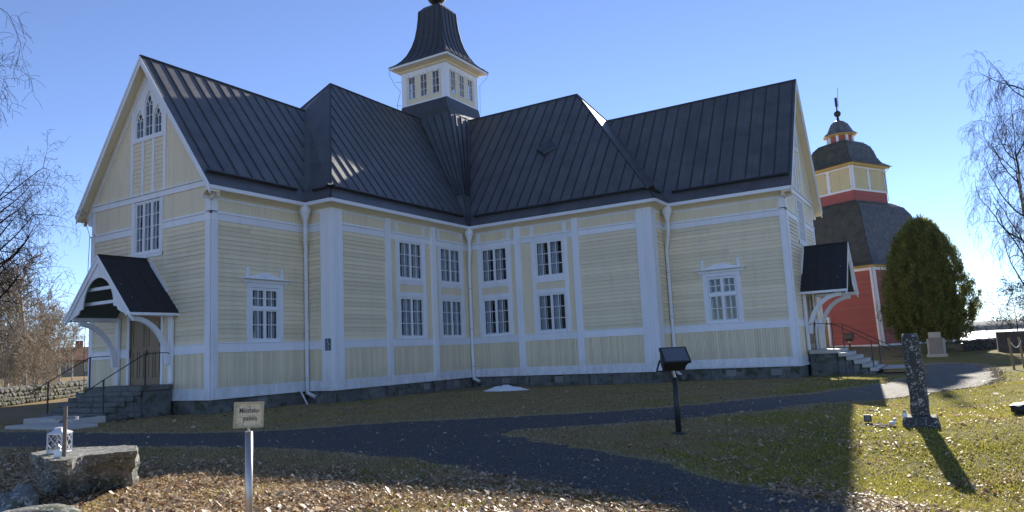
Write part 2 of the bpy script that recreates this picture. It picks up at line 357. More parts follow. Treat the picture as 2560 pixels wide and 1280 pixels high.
# trim accumulates per part
def trim(F, boxes, name='trim', m=None, bevel=.006):
    for b in boxes: MB().box(F, *b).build(name, m or M_WHITE, church, bevel=bevel)
def window(F, a0, a1, z0, z1, sashes=2, cols=2, rows=3, split_z=None, par=None, curtains=(.55, 1), name='window', inner=True):
    """casement window: frame part with sashes, panes and curtains as sub-parts"""
    fw = .05; mb = MB()
    mb.box(F, a0, a0+fw, z0, z1, -.12, .035).box(F, a1-fw, a1, z0, z1, -.12, .035).box(F, a0+fw, a1-fw, z1-fw, z1, -.12, .035).box(F, a0+fw, a1-fw, z0, z0+fw, -.12, .045)
    mb.box(F, a0-.01, a1+.01, z0-.025, z0-.001, -.02, .075)
    ia0, ia1 = a0+fw, a1-fw; sw = (ia1-ia0)/sashes
    for k in range(1, sashes): mb.box(F, ia0+k*sw-.012, ia0+k*sw+.012, z0+fw, z1-fw, -.05, .03)
    fr = mb.build(name, M_WHITE, par or church)
    zr = [(z0+fw, z1-fw)] if split_z is None else [(z0+fw, split_z-.03), (split_z+.03, z1-fw)]
    if split_z is not None: trim_mb = MB().box(F, ia0, ia1, split_z-.03, split_z+.03, -.06, .045).build('transom', M_WHITE, fr)
    for zi, (q0, q1) in enumerate(zr):
        rr = rows if split_z is None else 2
        for k in range(sashes):
            s0, s1 = ia0+k*sw+.013, ia0+(k+1)*sw-.013; st = .055; mb = MB()
            mb.box(F, s0, s0+st, q0, q1, -.04, .015).box(F, s1-st, s1, q0, q1, -.04, .015).box(F, s0+st, s1-st, q0, q0+st+.02, -.04, .015).box(F, s0+st, s1-st, q1-st, q1, -.04, .015)
            g0, g1, h0, h1 = s0+st, s1-st, q0+st+.02, q1-st; cw = (g1-g0)/cols; rh = (h1-h0)/rr
            for c in range(1, cols): mb.box(F, g0+c*cw-.014, g0+c*cw+.014, h0, h1, -.03, .010)
            for r in range(1, rr): mb.box(F, g0, g1, h0+r*rh-.014, h0+r*rh+.014, -.031, .008)
            if inner:
                c = (g0+g1)/2; mb.box(F, g0-.01, g1+.01, h0-.02, h0+.05, -.19, -.17); mb.box(F, c-.02, c+.02, h0, h1, -.19, -.16)
                for r in range(1, rr): mb.box(F, g0, g1, h0+r*rh-.01, h0+r*rh+.01, -.188, -.172)
                mb.box(F, g0-.03, g0+.02, h0, h1, -.19, -.16); mb.box(F, g1-.02, g1+.03, h0, h1, -.19, -.16)
            mb.build('sash', M_SASH, fr)
            for c in range(cols):
                for r in range(rr):
                    b = MB().box(F, g0+c*cw+.013, g0+(c+1)*cw-.013, h0+r*rh+.013, h0+(r+1)*rh-.013, -.016, -.012)
                    b.build('pane', M_GLASS, fr)
            if curtains:
                for u0, u1 in (curtains if isinstance(curtains[0], tuple) else (curtains,)):
                  mb = MB(); x0, x1 = g0+(g1-g0)*u0, g0+(g1-g0)*u1; n = 5
                  for i in range(n):
                    xa, xb = x0+(x1-x0)*i/n, x0+(x1-x0)*(i+1)/n; da, db = (-.20, -.23) if i % 2 else (-.23, -.20)
                    mb.prism([F.p(xa, q0, da), F.p(xb, q0, db), F.p(xb, q1, db), F.p(xa, q1, da)], F.n*.004)
                  mb.build('curtain', M_CURTAIN, fr)
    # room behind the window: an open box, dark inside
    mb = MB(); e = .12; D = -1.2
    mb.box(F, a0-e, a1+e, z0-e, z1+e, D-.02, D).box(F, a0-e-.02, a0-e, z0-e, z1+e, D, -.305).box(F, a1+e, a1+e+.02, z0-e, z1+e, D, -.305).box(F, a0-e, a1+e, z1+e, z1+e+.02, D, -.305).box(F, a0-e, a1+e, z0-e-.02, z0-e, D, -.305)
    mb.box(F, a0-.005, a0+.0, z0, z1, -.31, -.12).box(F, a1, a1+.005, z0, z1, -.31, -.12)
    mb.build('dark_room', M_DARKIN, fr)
    return fr
# common horizontal scheme of every wall
Z0, Z1, Z2, Z3, Z4, Z5, Z6 = .48, .89, 2.16, 2.48, 7.05, 7.37, 7.83
def belts(F, a0, a1, drip=True, upper=True, cornice=True, e0=0, e1=0):
    bx = [(a0, a1, Z0+.06, Z1, 0, .045), (a0-e0, a1+e1, Z0, Z0+.058, 0, .10), (a0-e0, a1+e1, Z0+.06, Z0+.085, 0, .07),
          (a0, a1, Z2, Z3, 0, .05), (a0-e0*.6, a1+e1*.6, Z3+.001, Z3+.03, 0, .065)]
    if upper: bx += [(a0, a1, Z4, Z5-.06, 0, .05), (a0-e0*.7, a1+e1*.7, Z5-.058, Z5-.012, 0, .085), (a0, a1, Z5-.01, Z5+.035, 0, .05)]
    trim(F, bx, 'belt_board')
def cornice(F, a0, a1, m0=0, m1=0):
    """soffit, mouldings and fascia; m0/m1: +1 outer mitre, -1 inner mitre, 0 straight, at each end"""
    def seg(d0, z0, d1, z1, th, mt, nm, lo=0):
        P = [F.p(a0-m0*d0, z0, d0), F.p(a1+m1*d0, z0, d0), F.p(a1+m1*d1, z1, d1), F.p(a0-m0*d1, z1, d1)]
        mb = MB(); mb.prism(P, V((0, 0, th))); return mb.build(nm, mt, church)
    def blk(d0, d1, z0, z1, mt, nm):
        mb = MB()
        P = [F.p(a0-m0*d1, z0, d1), F.p(a1+m1*d1, z0, d1), F.p(a1+m1*d0, z0, d0), F.p(a0-m0*d0, z0, d0)]
        mb.hexa(P+[p+V((0, 0, z1-z0)) for p in P]); return mb.build(nm, mt, church)
    blk(.0, .045, Z6, Z6+.10, M_WHITE, 'cornice_moulding'); blk(.0, .10, Z6+.102, Z6+.16, M_CREAM, 'cornice_moulding')
    seg(.10, Z6+.13, .40, Z6+.30, .03, M_CREAM, 'soffit')
    blk(.37, .44, Z6+.25, Z6+.32, M_CREAM, 'cornice_moulding')
    blk(.441, .50, Z6+.27, ZE+.0, M_WHITE, 'fascia_board')
# ---- side wall of an end block
def end_side(F, L, flip, win_c, ww):
    """flip False: gable corner at s=0"""
    g = (lambda x: L-x) if flip else (lambda x: x)
    R = lambda a, b: (min(g(a), g(b)), max(g(a), g(b)))
    w0, w1 = win_c-ww/2, win_c+ww/2; hole = (w0-.19, w1+.19, 2.48, 4.98); opn = (w0, w1, 2.53, 4.62)
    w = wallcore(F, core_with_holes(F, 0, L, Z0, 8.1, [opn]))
    lo, hi = R(.26, L)
    siding(F, w, lo, hi, Z3+.03, Z4, holes=[hole]); vboards(F, w, lo, hi, Z1, Z2); vboards(F, w, lo, hi, Z5+.035, Z6, single=False)
    belts(F, lo, hi, e0=0, e1=0)
    a, b = R(0, .26)
    trim(F, [(a, b, Z0+.06, Z4, 0, .065), (a, b, Z4, Z5-.06, 0, .069), (a, b, Z5+.036, Z6, 0, .045), (a-(.09 if not flip else 0), b+(.09 if flip else 0), Z5-.058, Z5-.012, 0, .09),
             (a-(.1 if not flip else 0), b+(.1 if flip else 0), Z0, Z0+.058, 0, .101)], 'corner_board')
    # window with ornate surround
    fr = window(F, w0, w1, 2.53, 4.62, 2, 2, 4, split_z=3.80, curtains=((.8, 1), (.0, .08)) if flip else ((.66, 1), (.0, .1)))
    c = win_c; h = ww/2+.19
    mb = MB()
    mb.box(F, c-h, c-ww/2-.001, 2.48, 4.80, 0, .055).box(F, c+ww/2+.001, c+h, 2.48, 4.80, 0, .055)
    mb.box(F, c-h-.02, c-ww/2+.0, 4.30, 4.34, 0, .07).box(F, c+ww/2, c+h+.02, 4.30, 4.34, 0, .07)
    mb.box(F, c-h+.02, c+h-.02, 4.63, 4.80, 0, .06)
    mb.box(F, c-h-.06, c+h+.06, 4.80, 4.93, 0, .10)
    mb.box(F, c-h-.28, c+h+.28, 4.932, 4.975, 0, .26)
    mb.box(F, c-h-.02, c-h+.13, 4.98, 5.42, 0, .06).box(F, c+h-.13, c+h+.02, 4.98, 5.42, 0, .06)
    for sgn in (-1, 1):     # carved brackets below the hood
        x = c+sgn*(h+.06)
        P = [F.p(x, 4.93, .0), F.p(x+sgn*.20, 4.93, .0), F.p(x+sgn*.16, 4.86, 0), F.p(x+sgn*.05, 4.80, 0), F.p(x+sgn*.03, 4.66, 0), F.p(x, 4.62, 0)]
        mb.prism(P, F.n*.10)
    mb.build('window_surround', M_WHITE, church, bevel=.005)
    mb = MB(); n = 12; pts = []
    for i in range(n+1):
        t = i/n; pts.append(F.p(c-h+.14+(2*h-.28)*t, 5.06+.17*math.sin(math.pi*t)**1.6, .02))
    pts += [F.p(c+h-.14, 4.98, .02), F.p(c-h+.14, 4.98, .02)]
    mb.prism(pts, F.n*.05)
    for i in range(-3, 4): mb.bar(F.p(c+i*.05, 5.04, .075), F.p(c+i*.11, 5.15, .075), .018, .02)
    mb.build('window_crest', M_WHITE, church)
end_side(FLs, LLs, False, 19.65-XG, 1.40)
end_side(FRs, LRs, True, YE-8.95, 1.36)
# ---- short returns D and E
def ret(F, L, pil_at_end):
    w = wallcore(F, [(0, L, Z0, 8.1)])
    a0, a1 = (0, L-.57) if pil_at_end else (.6, L)
    siding(F, w, a0, a1, Z3+.03, Z4, single=L > 1); vboards(F, w, a0, a1, Z1, Z2); vboards(F, w, a0, a1, Z5+.035, Z6, single=False); belts(F, a0, a1)
ret(FD, LD, True); ret(FE, LE, False)
def pilaster(corner, sx, sy, wx, wy):
    """L-shaped corner pilaster; corner = wall corner, wx along x, wy along y into the building"""
    mb = MB(); p = .085; x, y = corner
    xs = sorted((x-p, x+wx)); ys = sorted((y-p, y+wy))
    mb.wbox(x-p, x+wx, y-p, y+wy, Z0+.06, 8.08); mb.build('corner_pilaster', M_WHITE, church, bevel=.012)
    MB().wbox(x-p-.07, x+wx+.05, y-p-.07, y+wy+.05, Z0, Z0+.075).wbox(x-p-.03, x+wx+.02, y-p-.03, y+wy+.02, Z0+.076, Z0+.17).build('pilaster_foot', M_WHITE, church, bevel=.008)
    # board joints: thin recessed-looking battens
    mb = MB()
    for t in (.18, .36): mb.wbox(x+wx*t*1.2, x+wx*t*1.2+.012, y-p-.004, y-p, Z0+.17, 8.0); mb.wbox(x-p-.004, x-p, y+wy*t*1.2, y+wy*t*1.2+.012, Z0+.17, 8.0)
    mb.build('pilaster_bead', M_WHITE_D, church)
pilaster((XD, YB), 1, 1, .57, .57); pilaster((XC, YE), 1, 1, .57, .68)
# ---- long walls B and C with two stacked windows per bay
def post(F, a, w=.34):
    mb = MB(); mb.box(F, a-w/2, a+w/2, Z0+.12, 7.95, 0, .13); mb.box(F, a-w/2-.03, a+w/2+.03, Z0, Z0+.118, 0, .17); mb.build('wall_post', M_WHITE, church, bevel=.01)
def long_wall(F, L, pil, posts, wins, ww, mirror_end):
    """pil: interval covered by pilaster, posts centres, wins centres"""
    op = []
    for c in wins: op += [(c-ww/2, c+ww/2, 5.22, 7.05), (c-ww/2, c+ww/2, 2.52, 4.43)]
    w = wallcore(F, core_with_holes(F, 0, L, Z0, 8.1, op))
    pw = .34; ed = sorted([pil[0], pil[1]]+[x for p in posts for x in (p-pw/2, p+pw/2)]+[0, L])
    bays = [(0, L)]
    for q in [pil]+[(p-pw/2, p+pw/2) for p in posts]:
        bays = [s for b in bays for s in split(b[0], b[1], [q])]
    for b0, b1 in bays:
        cs = [c for c in wins if b0 < c < b1]
        vboards(F, w, b0, b1, Z1, Z2); belts(F, b0, b1)
        if cs:
            c = cs[0]; h = ww/2+.2
            siding(F, w, b0, c-h, Z3+.03, Z4, single=False); siding(F, w, c+h, b1, Z3+.03, Z4, single=False)
            vboards(F, w, c-ww/2, c+ww/2, 4.64, 5.0, single=False)
            trim(F, [(c-h, c-ww/2, Z3+.031, Z4, 0, .056), (c+ww/2, c+h, Z3+.031, Z4, 0, .056), (c-ww/2, c+ww/2, 4.43, 4.64, 0, .054), (c-ww/2, c+ww/2, 5.0, 5.22, 0, .054)], 'window_casing')
            trim(F, [(c-h, c-ww/2, Z5+.036, Z6, 0, .05), (c+ww/2, c+h, Z5+.036, Z6, 0, .05)], 'frieze_stud')
            for x, y in split(b0, b1, [(c-h, c-ww/2), (c+ww/2, c+h)]): vboards(F, w, x, y, Z5+.035, Z6, single=False)
            window(F, c-ww/2, c+ww/2, 5.22, 7.05, 2, 2, 3, curtains=((.62, 1), (.0, .14)) if F is FB else ((.0, .3), (.78, 1)))
            window(F, c-ww/2, c+ww/2, 2.52, 4.43, 2, 2, 3, curtains=((.6, 1), (.0, .16)) if F is FB else ((.0, .34), (.8, 1)))
        else:
            siding(F, w, b0, b1, Z3+.03, Z4); vboards(F, w, b0, b1, Z5+.035, Z6, single=False)
    for p in posts: post(F, p)
long_wall(FB, LB, (0, .57), (25.25-XD, 28.6-XD), (26.92-XD, 30.1-XD), 1.78, False)
long_wall(FC, LC, (LC-.68, LC), (YB-18.55, YB-15.3), (YB-20.02, YB-16.80), 1.62, True)
# cornices: mitred at the corners
cornice(FLs, -.40, LLs, 0, -1); cornice(FD, 0, LD, -1, 1); cornice(FB, 0, LB, 1, -1); cornice(FC, 0, LC, -1, 1); cornice(FE, 0, LE, 1, -1); cornice(FRs, 0, LRs+.40, -1, 0)
# ---- gables
def gable(F, hw, hw_e, ridge, lit):
    """F centred on the axis; hw wall half width; hw_e eave half width"""
    k = (ridge-ZE)/hw_e
    ztop = lambda a: ridge-abs(a)*k-.28
    cw = 1.02; zc0, zc1 = 8.36, 8.64
    wn = (-.86, .86, 6.20, 8.34)
    lanc = [(-.84, -.36, 10.98, 12.10), (-.24, .24, 10.98, 12.85), (.36, .84, 10.98, 12.10)]
    dr = (-1.0, 1.0, 1.1, 3.78)
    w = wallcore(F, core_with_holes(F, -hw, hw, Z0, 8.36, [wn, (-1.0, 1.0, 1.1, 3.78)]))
    mb = MB()
    for s in (-1, 1):
        a0, a1 = s*cw, s*hw
        P = [F.p(a0, 8.36, -.3), F.p(a1, 8.36, -.3), F.p(a1, max(8.37, ztop(a1)), -.3), F.p(a0, ztop(a0), -.3)]; mb.prism(P, F.n*.296)
    P = [F.p(-cw, 8.36, -.3), F.p(cw, 8.36, -.3), F.p(cw, 10.9, -.3), F.p(-cw, 10.9, -.3)]; mb.prism(P, F.n*.296)
    mb.build('gable_wall', M_CREAM, church)
    for s in (-1, 1):
        R = lambda a, b: (min(s*a, s*b), max(s*a, s*b))
        lo, hi = R(cw+.18-.16, hw-.27)
        a0, a1 = R(1.02, hw-.27)
        # porch covers the middle; siding runs right down beside the door
        siding(F, w, *R(1.30, hw-.27), Z3+.03, Z4); siding(F, w, *R(0, 1.30), 4.2, 6.03, single=False)
        siding(F, w, *R(1.02, 1.30), Z3+.03, Z4, single=False)
        vboards(F, w, *R(1.16, hw-.27), Z1, Z2)
        vboards(F, w, a0, a1, Z5+.035, zc0, single=False)
        belts(F, a0, a1, e0=0, e1=0)
        a, b = R(hw-.27, hw)
        trim(F, [(a, b, Z0+.06, Z4, 0, .065), (a, b, Z4, Z5-.06, 0, .069), (a, b, Z5+.036, zc0, 0, .045), (a-(.09 if s < 0 else .0), b+(.09 if s > 0 else 0), Z5-.058, Z5-.012, 0, .09),
                 (a-(.1 if s < 0 else 0), b+(.1 if s > 0 else 0), Z0, Z0+.058, 0, .101)], 'corner_board')
        trim(F, [(*R(.86, 1.02), 6.05, zc0, 0, .06)], 'window_casing')
        # vertical boards of the gable triangle
        tf = lambda x, y: (min(ztop(x), 14), min(ztop(y), 14))
        vboards(F, w, *R(cw+.14, hw-.05), zc1+.0, 14, single=False, top=tf)
        trim(F, [(*R(cw-.02, cw+.14), zc1, ztop(cw+.14), 0, .06)], 'gable_stud')
        # frieze along the slope and soffit
        d = V((0, 0, 1)); e = hw_e
        for (q0, q1, th0, th1, dd0, dd1, nm, mt) in ((0, 0, .26, .60, .001, .078, 'rake_frieze', M_WHITE),):
            P = [F.p(0, ridge-th0, dd0), F.p(s*(e-.35), ridge-(e-.35)*k-th0, dd0), F.p(s*(e-.35), ridge-(e-.35)*k-th1, dd0), F.p(0, ridge-th1, dd0)]
            MB().prism(P, F.n*(dd1-dd0)).build(nm, mt, church)
        P = [F.p(0, ridge-.22, 0), F.p(s*e, ridge-e*k-.22, 0), F.p(s*e, ridge-e*k-.26, 0), F.p(0, ridge-.26, 0)]
        MB().prism(P, F.n*(OV-.045)).build('gable_soffit', M_CREAM, church)
        P = [F.p(0, ridge-.30, 0), F.p(s*e, ridge-e*k-.30, 0), F.p(s*e, ridge-e*k-.40, 0), F.p(0, ridge-.40, 0)]
        MB().prism(P, F.n*.12).build('rake_moulding', M_CREAM, church)
        P = [F.p(0, ridge-.03, OV-.04), F.p(s*e, ridge-e*k-.03, OV-.04), F.p(s*e, ridge-e*k-.36, OV-.04), F.p(0, ridge-.36, OV-.04)]
        MB().prism(P, F.n*.045).build('barge_board', M_WHITE, church, bevel=.006)
        P = [F.p(0, ridge-.0, OV+.006), F.p(s*e, ridge-e*k-.0, OV+.006), F.p(s*e, ridge-e*k-.13, OV+.006), F.p(0, ridge-.13, OV+.006)]
        MB().prism(P, F.n*.03).build('barge_board', M_WHITE, church)
        # return bracket at the foot of the gable
        P = [F.p(s*(hw+.02), 8.36, .0), F.p(s*(hw_e-.04), 8.30, 0), F.p(s*(hw_e-.04), 8.12, 0), F.p(s*(hw+.30), 8.02, 0), F.p(s*(hw+.20), 7.84, 0), F.p(s*(hw+.02), 7.78, 0)]
        MB().prism(P, F.n*.10).build('eave_bracket', M_WHITE, church, bevel=.01)
    trim(F, [(-hw, hw, zc0, zc1-.06, 0, .07), (-hw-.02, hw+.02, zc1-.058, zc1-.001, 0, .13)], 'gable_belt')
    trim(F, [(-1.02, 1.02, 6.04, 6.195, 0, .058)], 'window_sill_board')
    window(F, *wn[:2], *wn[2:], 3, 2, 4, curtains=(.05, .95), inner=False)
    # three narrow siding strips between studs
    st = [-.345, .345]
    trim(F, [(x-.075, x+.075, zc1, 10.82, 0, .06) for x in st]+[(-1.0, 1.0, 10.82, 10.97, 0, .065)], 'gable_stud')
    for x0, x1 in ((-1.0, -.42), (-.27, .27), (.42, 1.0)): siding(F, w, x0, x1, zc1, 10.82, single=False)
    # lancet board: white sheet with three pointed openings
    mb = MB()
    xs = [-1.0, -.84, -.36, -.24, .24, .36, .84, 1.0]
    for x0, x1 in ((-1.0, -.86), (-.34, -.27), (.27, .34), (.86, 1.0)):
        P = [F.p(x0, 10.972, 0), F.p(x1, 10.972, 0), F.p(x1, ztop(x1), 0), F.p(x0, ztop(x0), 0)]; mb.prism(P, F.n*.055)
    P = [F.p(-.34, 12.28, 0), F.p(-.27, 12.85, 0), F.p(.27, 12.85, 0), F.p(.34, 12.28, 0)]
    for c, hwid, zb, zs, zp in ((-.60, .26, 10.972, 11.72, 12.20), (0, .27, 10.972, 12.30, 12.92), (.60, .26, 10.972, 11.72, 12.20)):
        # spandrels around the pointed head
        for s in (-1, 1):
            tl = min(ztop(c+s*hwid), ztop(c)) if c else ztop(hwid)
            pts = [F.p(c+s*hwid, zs, .0)]
            for i in range(7):
                t = i/6; pts.append(F.p(c+s*hwid*(1-t**1.5), zs+(zp-zs)*t**.85, 0))
            pts += [F.p(c, max(ztop(c), zp+.02) if c == 0 else ztop(abs(c)), 0), F.p(c+s*hwid, ztop(c+s*hwid), 0)]
            mb.prism(pts, F.n*.05)
    mb.build('lancet_surround', M_WHITE, church)
    for c, hwid, zb, zs, zp in ((-.60, .26, 10.972, 11.72, 12.20), (0, .27, 10.972, 12.30, 12.92), (.60, .26, 10.972, 11.72, 12.20)):
        mb = MB(); mb.box(F, c-hwid, c-hwid+.04, zb, zs, -.06, .03).box(F, c+hwid-.04, c+hwid, zb, zs, -.06, .03).box(F, c-hwid, c+hwid, zb, zb+.05, -.06, .04)
        mb.box(F, c-.013, c+.013, zb, zs, -.03, .01)
        nr = 2 if c else 3
        for i in range(1, nr+1): z = zb+(zs-zb)*i/nr; mb.box(F, c-hwid, c+hwid, z-.013, z+.013, -.03, .012)
        for s in (-1, 1):
            mb.bar(F.p(c, zs, 0), F.p(c+s*hwid*.55, zs+(zp-zs)*.45, 0), .024, .03); mb.bar(F.p(c+s*hwid, zs, 0), F.p(c, zp-.05, 0), .05, .05)
            mb.bar(F.p(c+s*hwid*.5, zs+(zp-zs)*.45, 0), F.p(c, zs+(zp-zs)*.75, 0), .024, .03)
        fr = mb.build('lancet_window', M_SASH, church)
        nn = MB()
        for s in (-1, 1):
            for i in range(nr):
                za, zb_ = zb+(zs-zb)*i/nr, zb+(zs-zb)*(i+1)/nr
                a, b = sorted((c+s*.013, c+s*(hwid-.04))); MB().box(F, a, b, za+.014, zb_-.014, -.016, -.012).build('pane', M_GLASS, fr)
        MB().prism([F.p(c-hwid, zs, -.02), F.p(c+hwid, zs, -.02), F.p(c, zp, -.02)], F.n*.004).build('pane', M_GLASS, fr)
    MB().prism([F.p(-1.05, 10.9, -.5), F.p(1.05, 10.9, -.5), F.p(.95, ztop(.95)-.1, -.5), F.p(0, ztop(0), -.5), F.p(-.95, ztop(.95)-.1, -.5)], F.n*.02).build('dark_attic', M_DARKIN, church)
gable(FLg, CY-YA, CY-YA+OH, ZR1, 0); gable(FRg, CX-XR, CX-XR+OH, ZR1, 1)
# ---- roofs -----------------------------------------------------------------
ROOF_N = 0
def roof_face(pts, name='roof_slope', m=None, th=.07, seams=None, margin=.0, eave_edge=(0, 1), par=None, foot=.72):
    """planar polygon given counter-clockwise from outside; eave_edge = indices of the eave line"""
    pts = [V(p) for p in pts]; n = V((0, 0, 0))
    for i in range(len(pts)): n += (pts[i]-pts[0]).cross(pts[(i+1) % len(pts)]-pts[0])
    n.normalize()
    if n.z < 0: n = -n; pts = pts[::-1]; eave_edge = (len(pts)-1-eave_edge[1], len(pts)-1-eave_edge[0])
    e0, e1 = pts[eave_edge[0]], pts[eave_edge[1]]
    X = (e1-e0).normalized(); Y = n.cross(X)
    if Y.z < 0: Y = -Y
    N = len(pts); org = parent_origin(par or church)
    me = bpy.data.meshes.new(name)
    vs = [p-org for p in pts]+[p-n*th-org for p in pts]
    fs = [tuple(range(N)), tuple(range(2*N-1, N-1, -1))]+[(i, N+i, N+(i+1) % N, (i+1) % N) for i in range(N)]
    me.from_pydata([tuple(v) for v in vs], [], fs); me.update()
    uv = me.uv_layers.new(name='UVMap')
    for l in me.loops:
        p = V(vs[l.vertex_index])+org-e0; uv.data[l.index].uv = (p.dot(X), p.dot(Y))
    o = link(name, me, m or M_ROOF, par or church)
    if seams:
        # clip lines u=const against the polygon
        P2 = [((p-e0).dot(X), (p-e0).dot(Y)) for p in pts]
        u0 = min(p[0] for p in P2); u1 = max(p[0] for p in P2)
        u = u0+seams*.6
        k = 0
        while u < u1-.1:
            uu = u+.02*math.sin(k*2.7); hit = []
            for i in range(N):
                a, b = P2[i], P2[(i+1) % N]
                if (a[0]-uu)*(b[0]-uu) < 0: hit.append(a[1]+(b[1]-a[1])*(uu-a[0])/(b[0]-a[0]))
            hit.sort()
            if len(hit) >= 2:
                lo, hi = hit[0], hit[-1]; lo = lo+(foot if lo < .3 else .12); hi -= .10
                if hi-lo > .35:
                    A = e0+X*uu+Y*lo; B = e0+X*uu+Y*hi
                    mb = MB(); w, h = .036, .045; sway = random.uniform(-.02, .02)
                    q = [A-X*w, A+X*w, A+X*w*.6+n*h, A-X*w*.6+n*h]
                    r = [B-X*w, B+X*w, B+X*w*.6+n*h*.9, B-X*w*.6+n*h*.9]; b = 0
                    mb.v = [tuple(p) for p in q+r]; mb.f = [(0, 1, 5, 4), (1, 2, 6, 5), (2, 3, 7, 6), (3, 0, 4, 7), (3, 2, 1, 0), (4, 5, 6, 7)]
                    mb.build('roof_seam', M_SEAM, o)
            u += seams*(1+.03*math.sin(k*1.3)); k += 1
    # snow-board fold near the eave: raised lip
    return o, X, Y, n, e0, e1
def eave_lip(info, a, b, up=.62, h=.16):
    o, X, Y, n, e0, e1 = info; L = (e1-e0).length
    A = e0+X*a+Y*up; B = e0+X*(L-b)+Y*up
    mb = MB(); mb.prism([A, A+Y*.10, A+Y*.06+n*h, A-Y*.02+n*h], B-A); mb.build('snow_fold', M_SEAM, o)
def arm_roofs(T, hwE, hwW, xe, xw, xh, xj, detail, reach):
    """T maps (u along arm outwards from centre, t lateral) -> (x,y). xe eave end of block, xw eave of wide block end, xh ridge end, xj end ridge joint"""
    P = lambda u, t, z: (*T(u, t), z)
    for s in (-1, 1):
        f = roof_face([P(xw, s*hwE, ZE), P(xe, s*hwE, ZE), P(xe, 0, ZR1), P(xj, 0, ZR1)], seams=.64 if detail else None)
        eave_lip(f, .12, .12)
        # hip face half
        f = roof_face([P(xw, s*hwE, ZE), P(xw, s*hwW, ZE), P(xh, 0, ZR2), P(xj, 0, ZR1)], seams=.62 if detail else None)
        eave_lip(f, .1, .1)
        f = roof_face([P(xw, s*hwW, ZE), P(reach[s], s*hwW, ZE), P(0, 0, ZR2), P(xh, 0, ZR2)], seams=.62 if detail else None)
        eave_lip(f, .1, .1)
    MB().bar(P(xe+.02, 0, ZR1+.02), P(xj, 0, ZR1+.02), .10, .05).build('ridge_cap', M_SEAM, church)
    MB().bar(P(xh, 0, ZR2+.02), P(1.5, 0, ZR2+.02), .10, .05).build('ridge_cap', M_SEAM, church)
    for s in (-1, 1): MB().bar(P(xw, s*hwW, ZE+.03), P(xh, 0, ZR2+.03), .10, .05).build('hip_cap', M_SEAM, church)
hL, hR = CY-YB+OH, CX-XC+OH
# left arm (-X), right arm (-Y), far arms mirrored
arm_roofs(lambda u, t: (CX-u, CY+t), CY-YA+OH, hL, CX-XG+OV, CX-XD+OH, CX-HX, CX-25.5, True, {-1: hR, 1: hR})
arm_roofs(lambda u, t: (CX+t, CY-u), CX-XR+OH, hR, CY-YG+OV, CY-YE+OH, CY-HY, CY-15.6, True, {-1: hL, 1: hL})
arm_roofs(lambda u, t: (CX+u, CY-t), CY-YA+OH, hL, CX-XG+OV, CX-XD+OH, CX-HX, CX-25.5, False, {-1: hR, 1: hR})
arm_roofs(lambda u, t: (CX-t, CY+u), CX-XR+OH, hR, CY-YG+OV, CY-YE+OH, CY-HY, CY-15.6, False, {-1: hL, 1: hL})
# far arms' walls, plain
mb = MB(); mb.wbox(CX, 2*CX-XG, YA, YA2, 0, 8.2).wbox(XR, XR2, CY, 2*CY-YG, 0, 8.2).wbox(CX, 2*CX-XD, YB, 2*CY-YB, 0, 8.19).wbox(XC, 2*CX-XC, CY, 2*CY-YE, 0, 8.19)
mb.prism([(2*CX-XG, YA, 8.2), (2*CX-XG, YA2, 8.2), (2*CX-XG, CY, 13.9)], (-.3, 0, 0)); mb.prism([(XR, 2*CY-YG, 8.2), (XR2, 2*CY-YG, 8.2), (CX, 2*CY-YG, 13.9)], (0, -.3, 0))
mb.wbox(XG+.6, XD+.1, CY+.6, YA2, 0, 8.1); mb.wbox(XD+.3, CX, CY+.6, 2*CY-YB, 0, 8.1); mb.wbox(CX+.6, XR2, YG+.6, YE+.1, 0, 8.1); mb.wbox(CX+.6, 2*CX-XC, YE+.3, CY, 0, 8.1)
mb.build('far_wall', M_CREAM, church)
# valley wedge under the tower and the skirt
def quadface(pts, name, m, seams=None): return roof_face(pts, name, m, .05, seams, foot=.15)
V0 = (XC-OH, YB-OH, ZE+.03); Mm = (CX-2.22, CY-2.22, 16.2); Aa = (34.76-.1, 26.75, 16.02); Bb = (37.0, 24.72-.08, 16.02)
for tri in ((V0, Mm, Aa), (V0, Mm, Bb)):
    pts = [V(p) for p in tri]; n = (pts[1]-pts[0]).cross(pts[2]-pts[0]).normalized()
    if n.z < 0: n = -n
    org = parent_origin(church); me = bpy.data.meshes.new('valley_roof')
    me.from_pydata([tuple(p-org) for p in pts], [], [(0, 1, 2)]); uvl = me.uv_layers.new(name='UVMap')
    X = (pts[2]-pts[1]).normalized(); Y = n.cross(X)
    for l in me.loops: p = pts[l.vertex_index]-pts[0]; uvl.data[l.index].uv = (p.dot(X), p.dot(Y))
    o = link('valley_roof', me, M_ROOF, church)
    for t in (.28, .55, .8):
        A_ = pts[1].lerp(pts[2], t); B_ = A_.lerp(pts[0].lerp(pts[1], .3+.5*(1-t)), .98)
        MB().bar(A_+n*.03, pts[0].lerp(pts[1].lerp(pts[2], t), .25+.0*t)+n*.03, .07, .07, up=n).build('roof_seam', M_SEAM, o)
    MB().bar(pts[0]+n*.02, pts[1]+n*.02, .1, .06).build('hip_cap', M_SEAM, church)
MB().bar(V(V0)+V((0, 0, .05)), V(Mm)+V((0, 0, .05)), .12, .06).build('hip_cap', M_SEAM, church)
def sq(prof, c=(CX, CY, 0)): return MB().rev(c, [(h*math.sqrt(2), z) for h, z in prof], 4, math.pi/4)
skirt = sq([(2.28, 15.6), (2.2, 16.25), (1.86, 16.75), (1.76, 17.41), (1.70, 17.42)]).build('tower_skirt', M_SEAM, church)
TH = 1.712
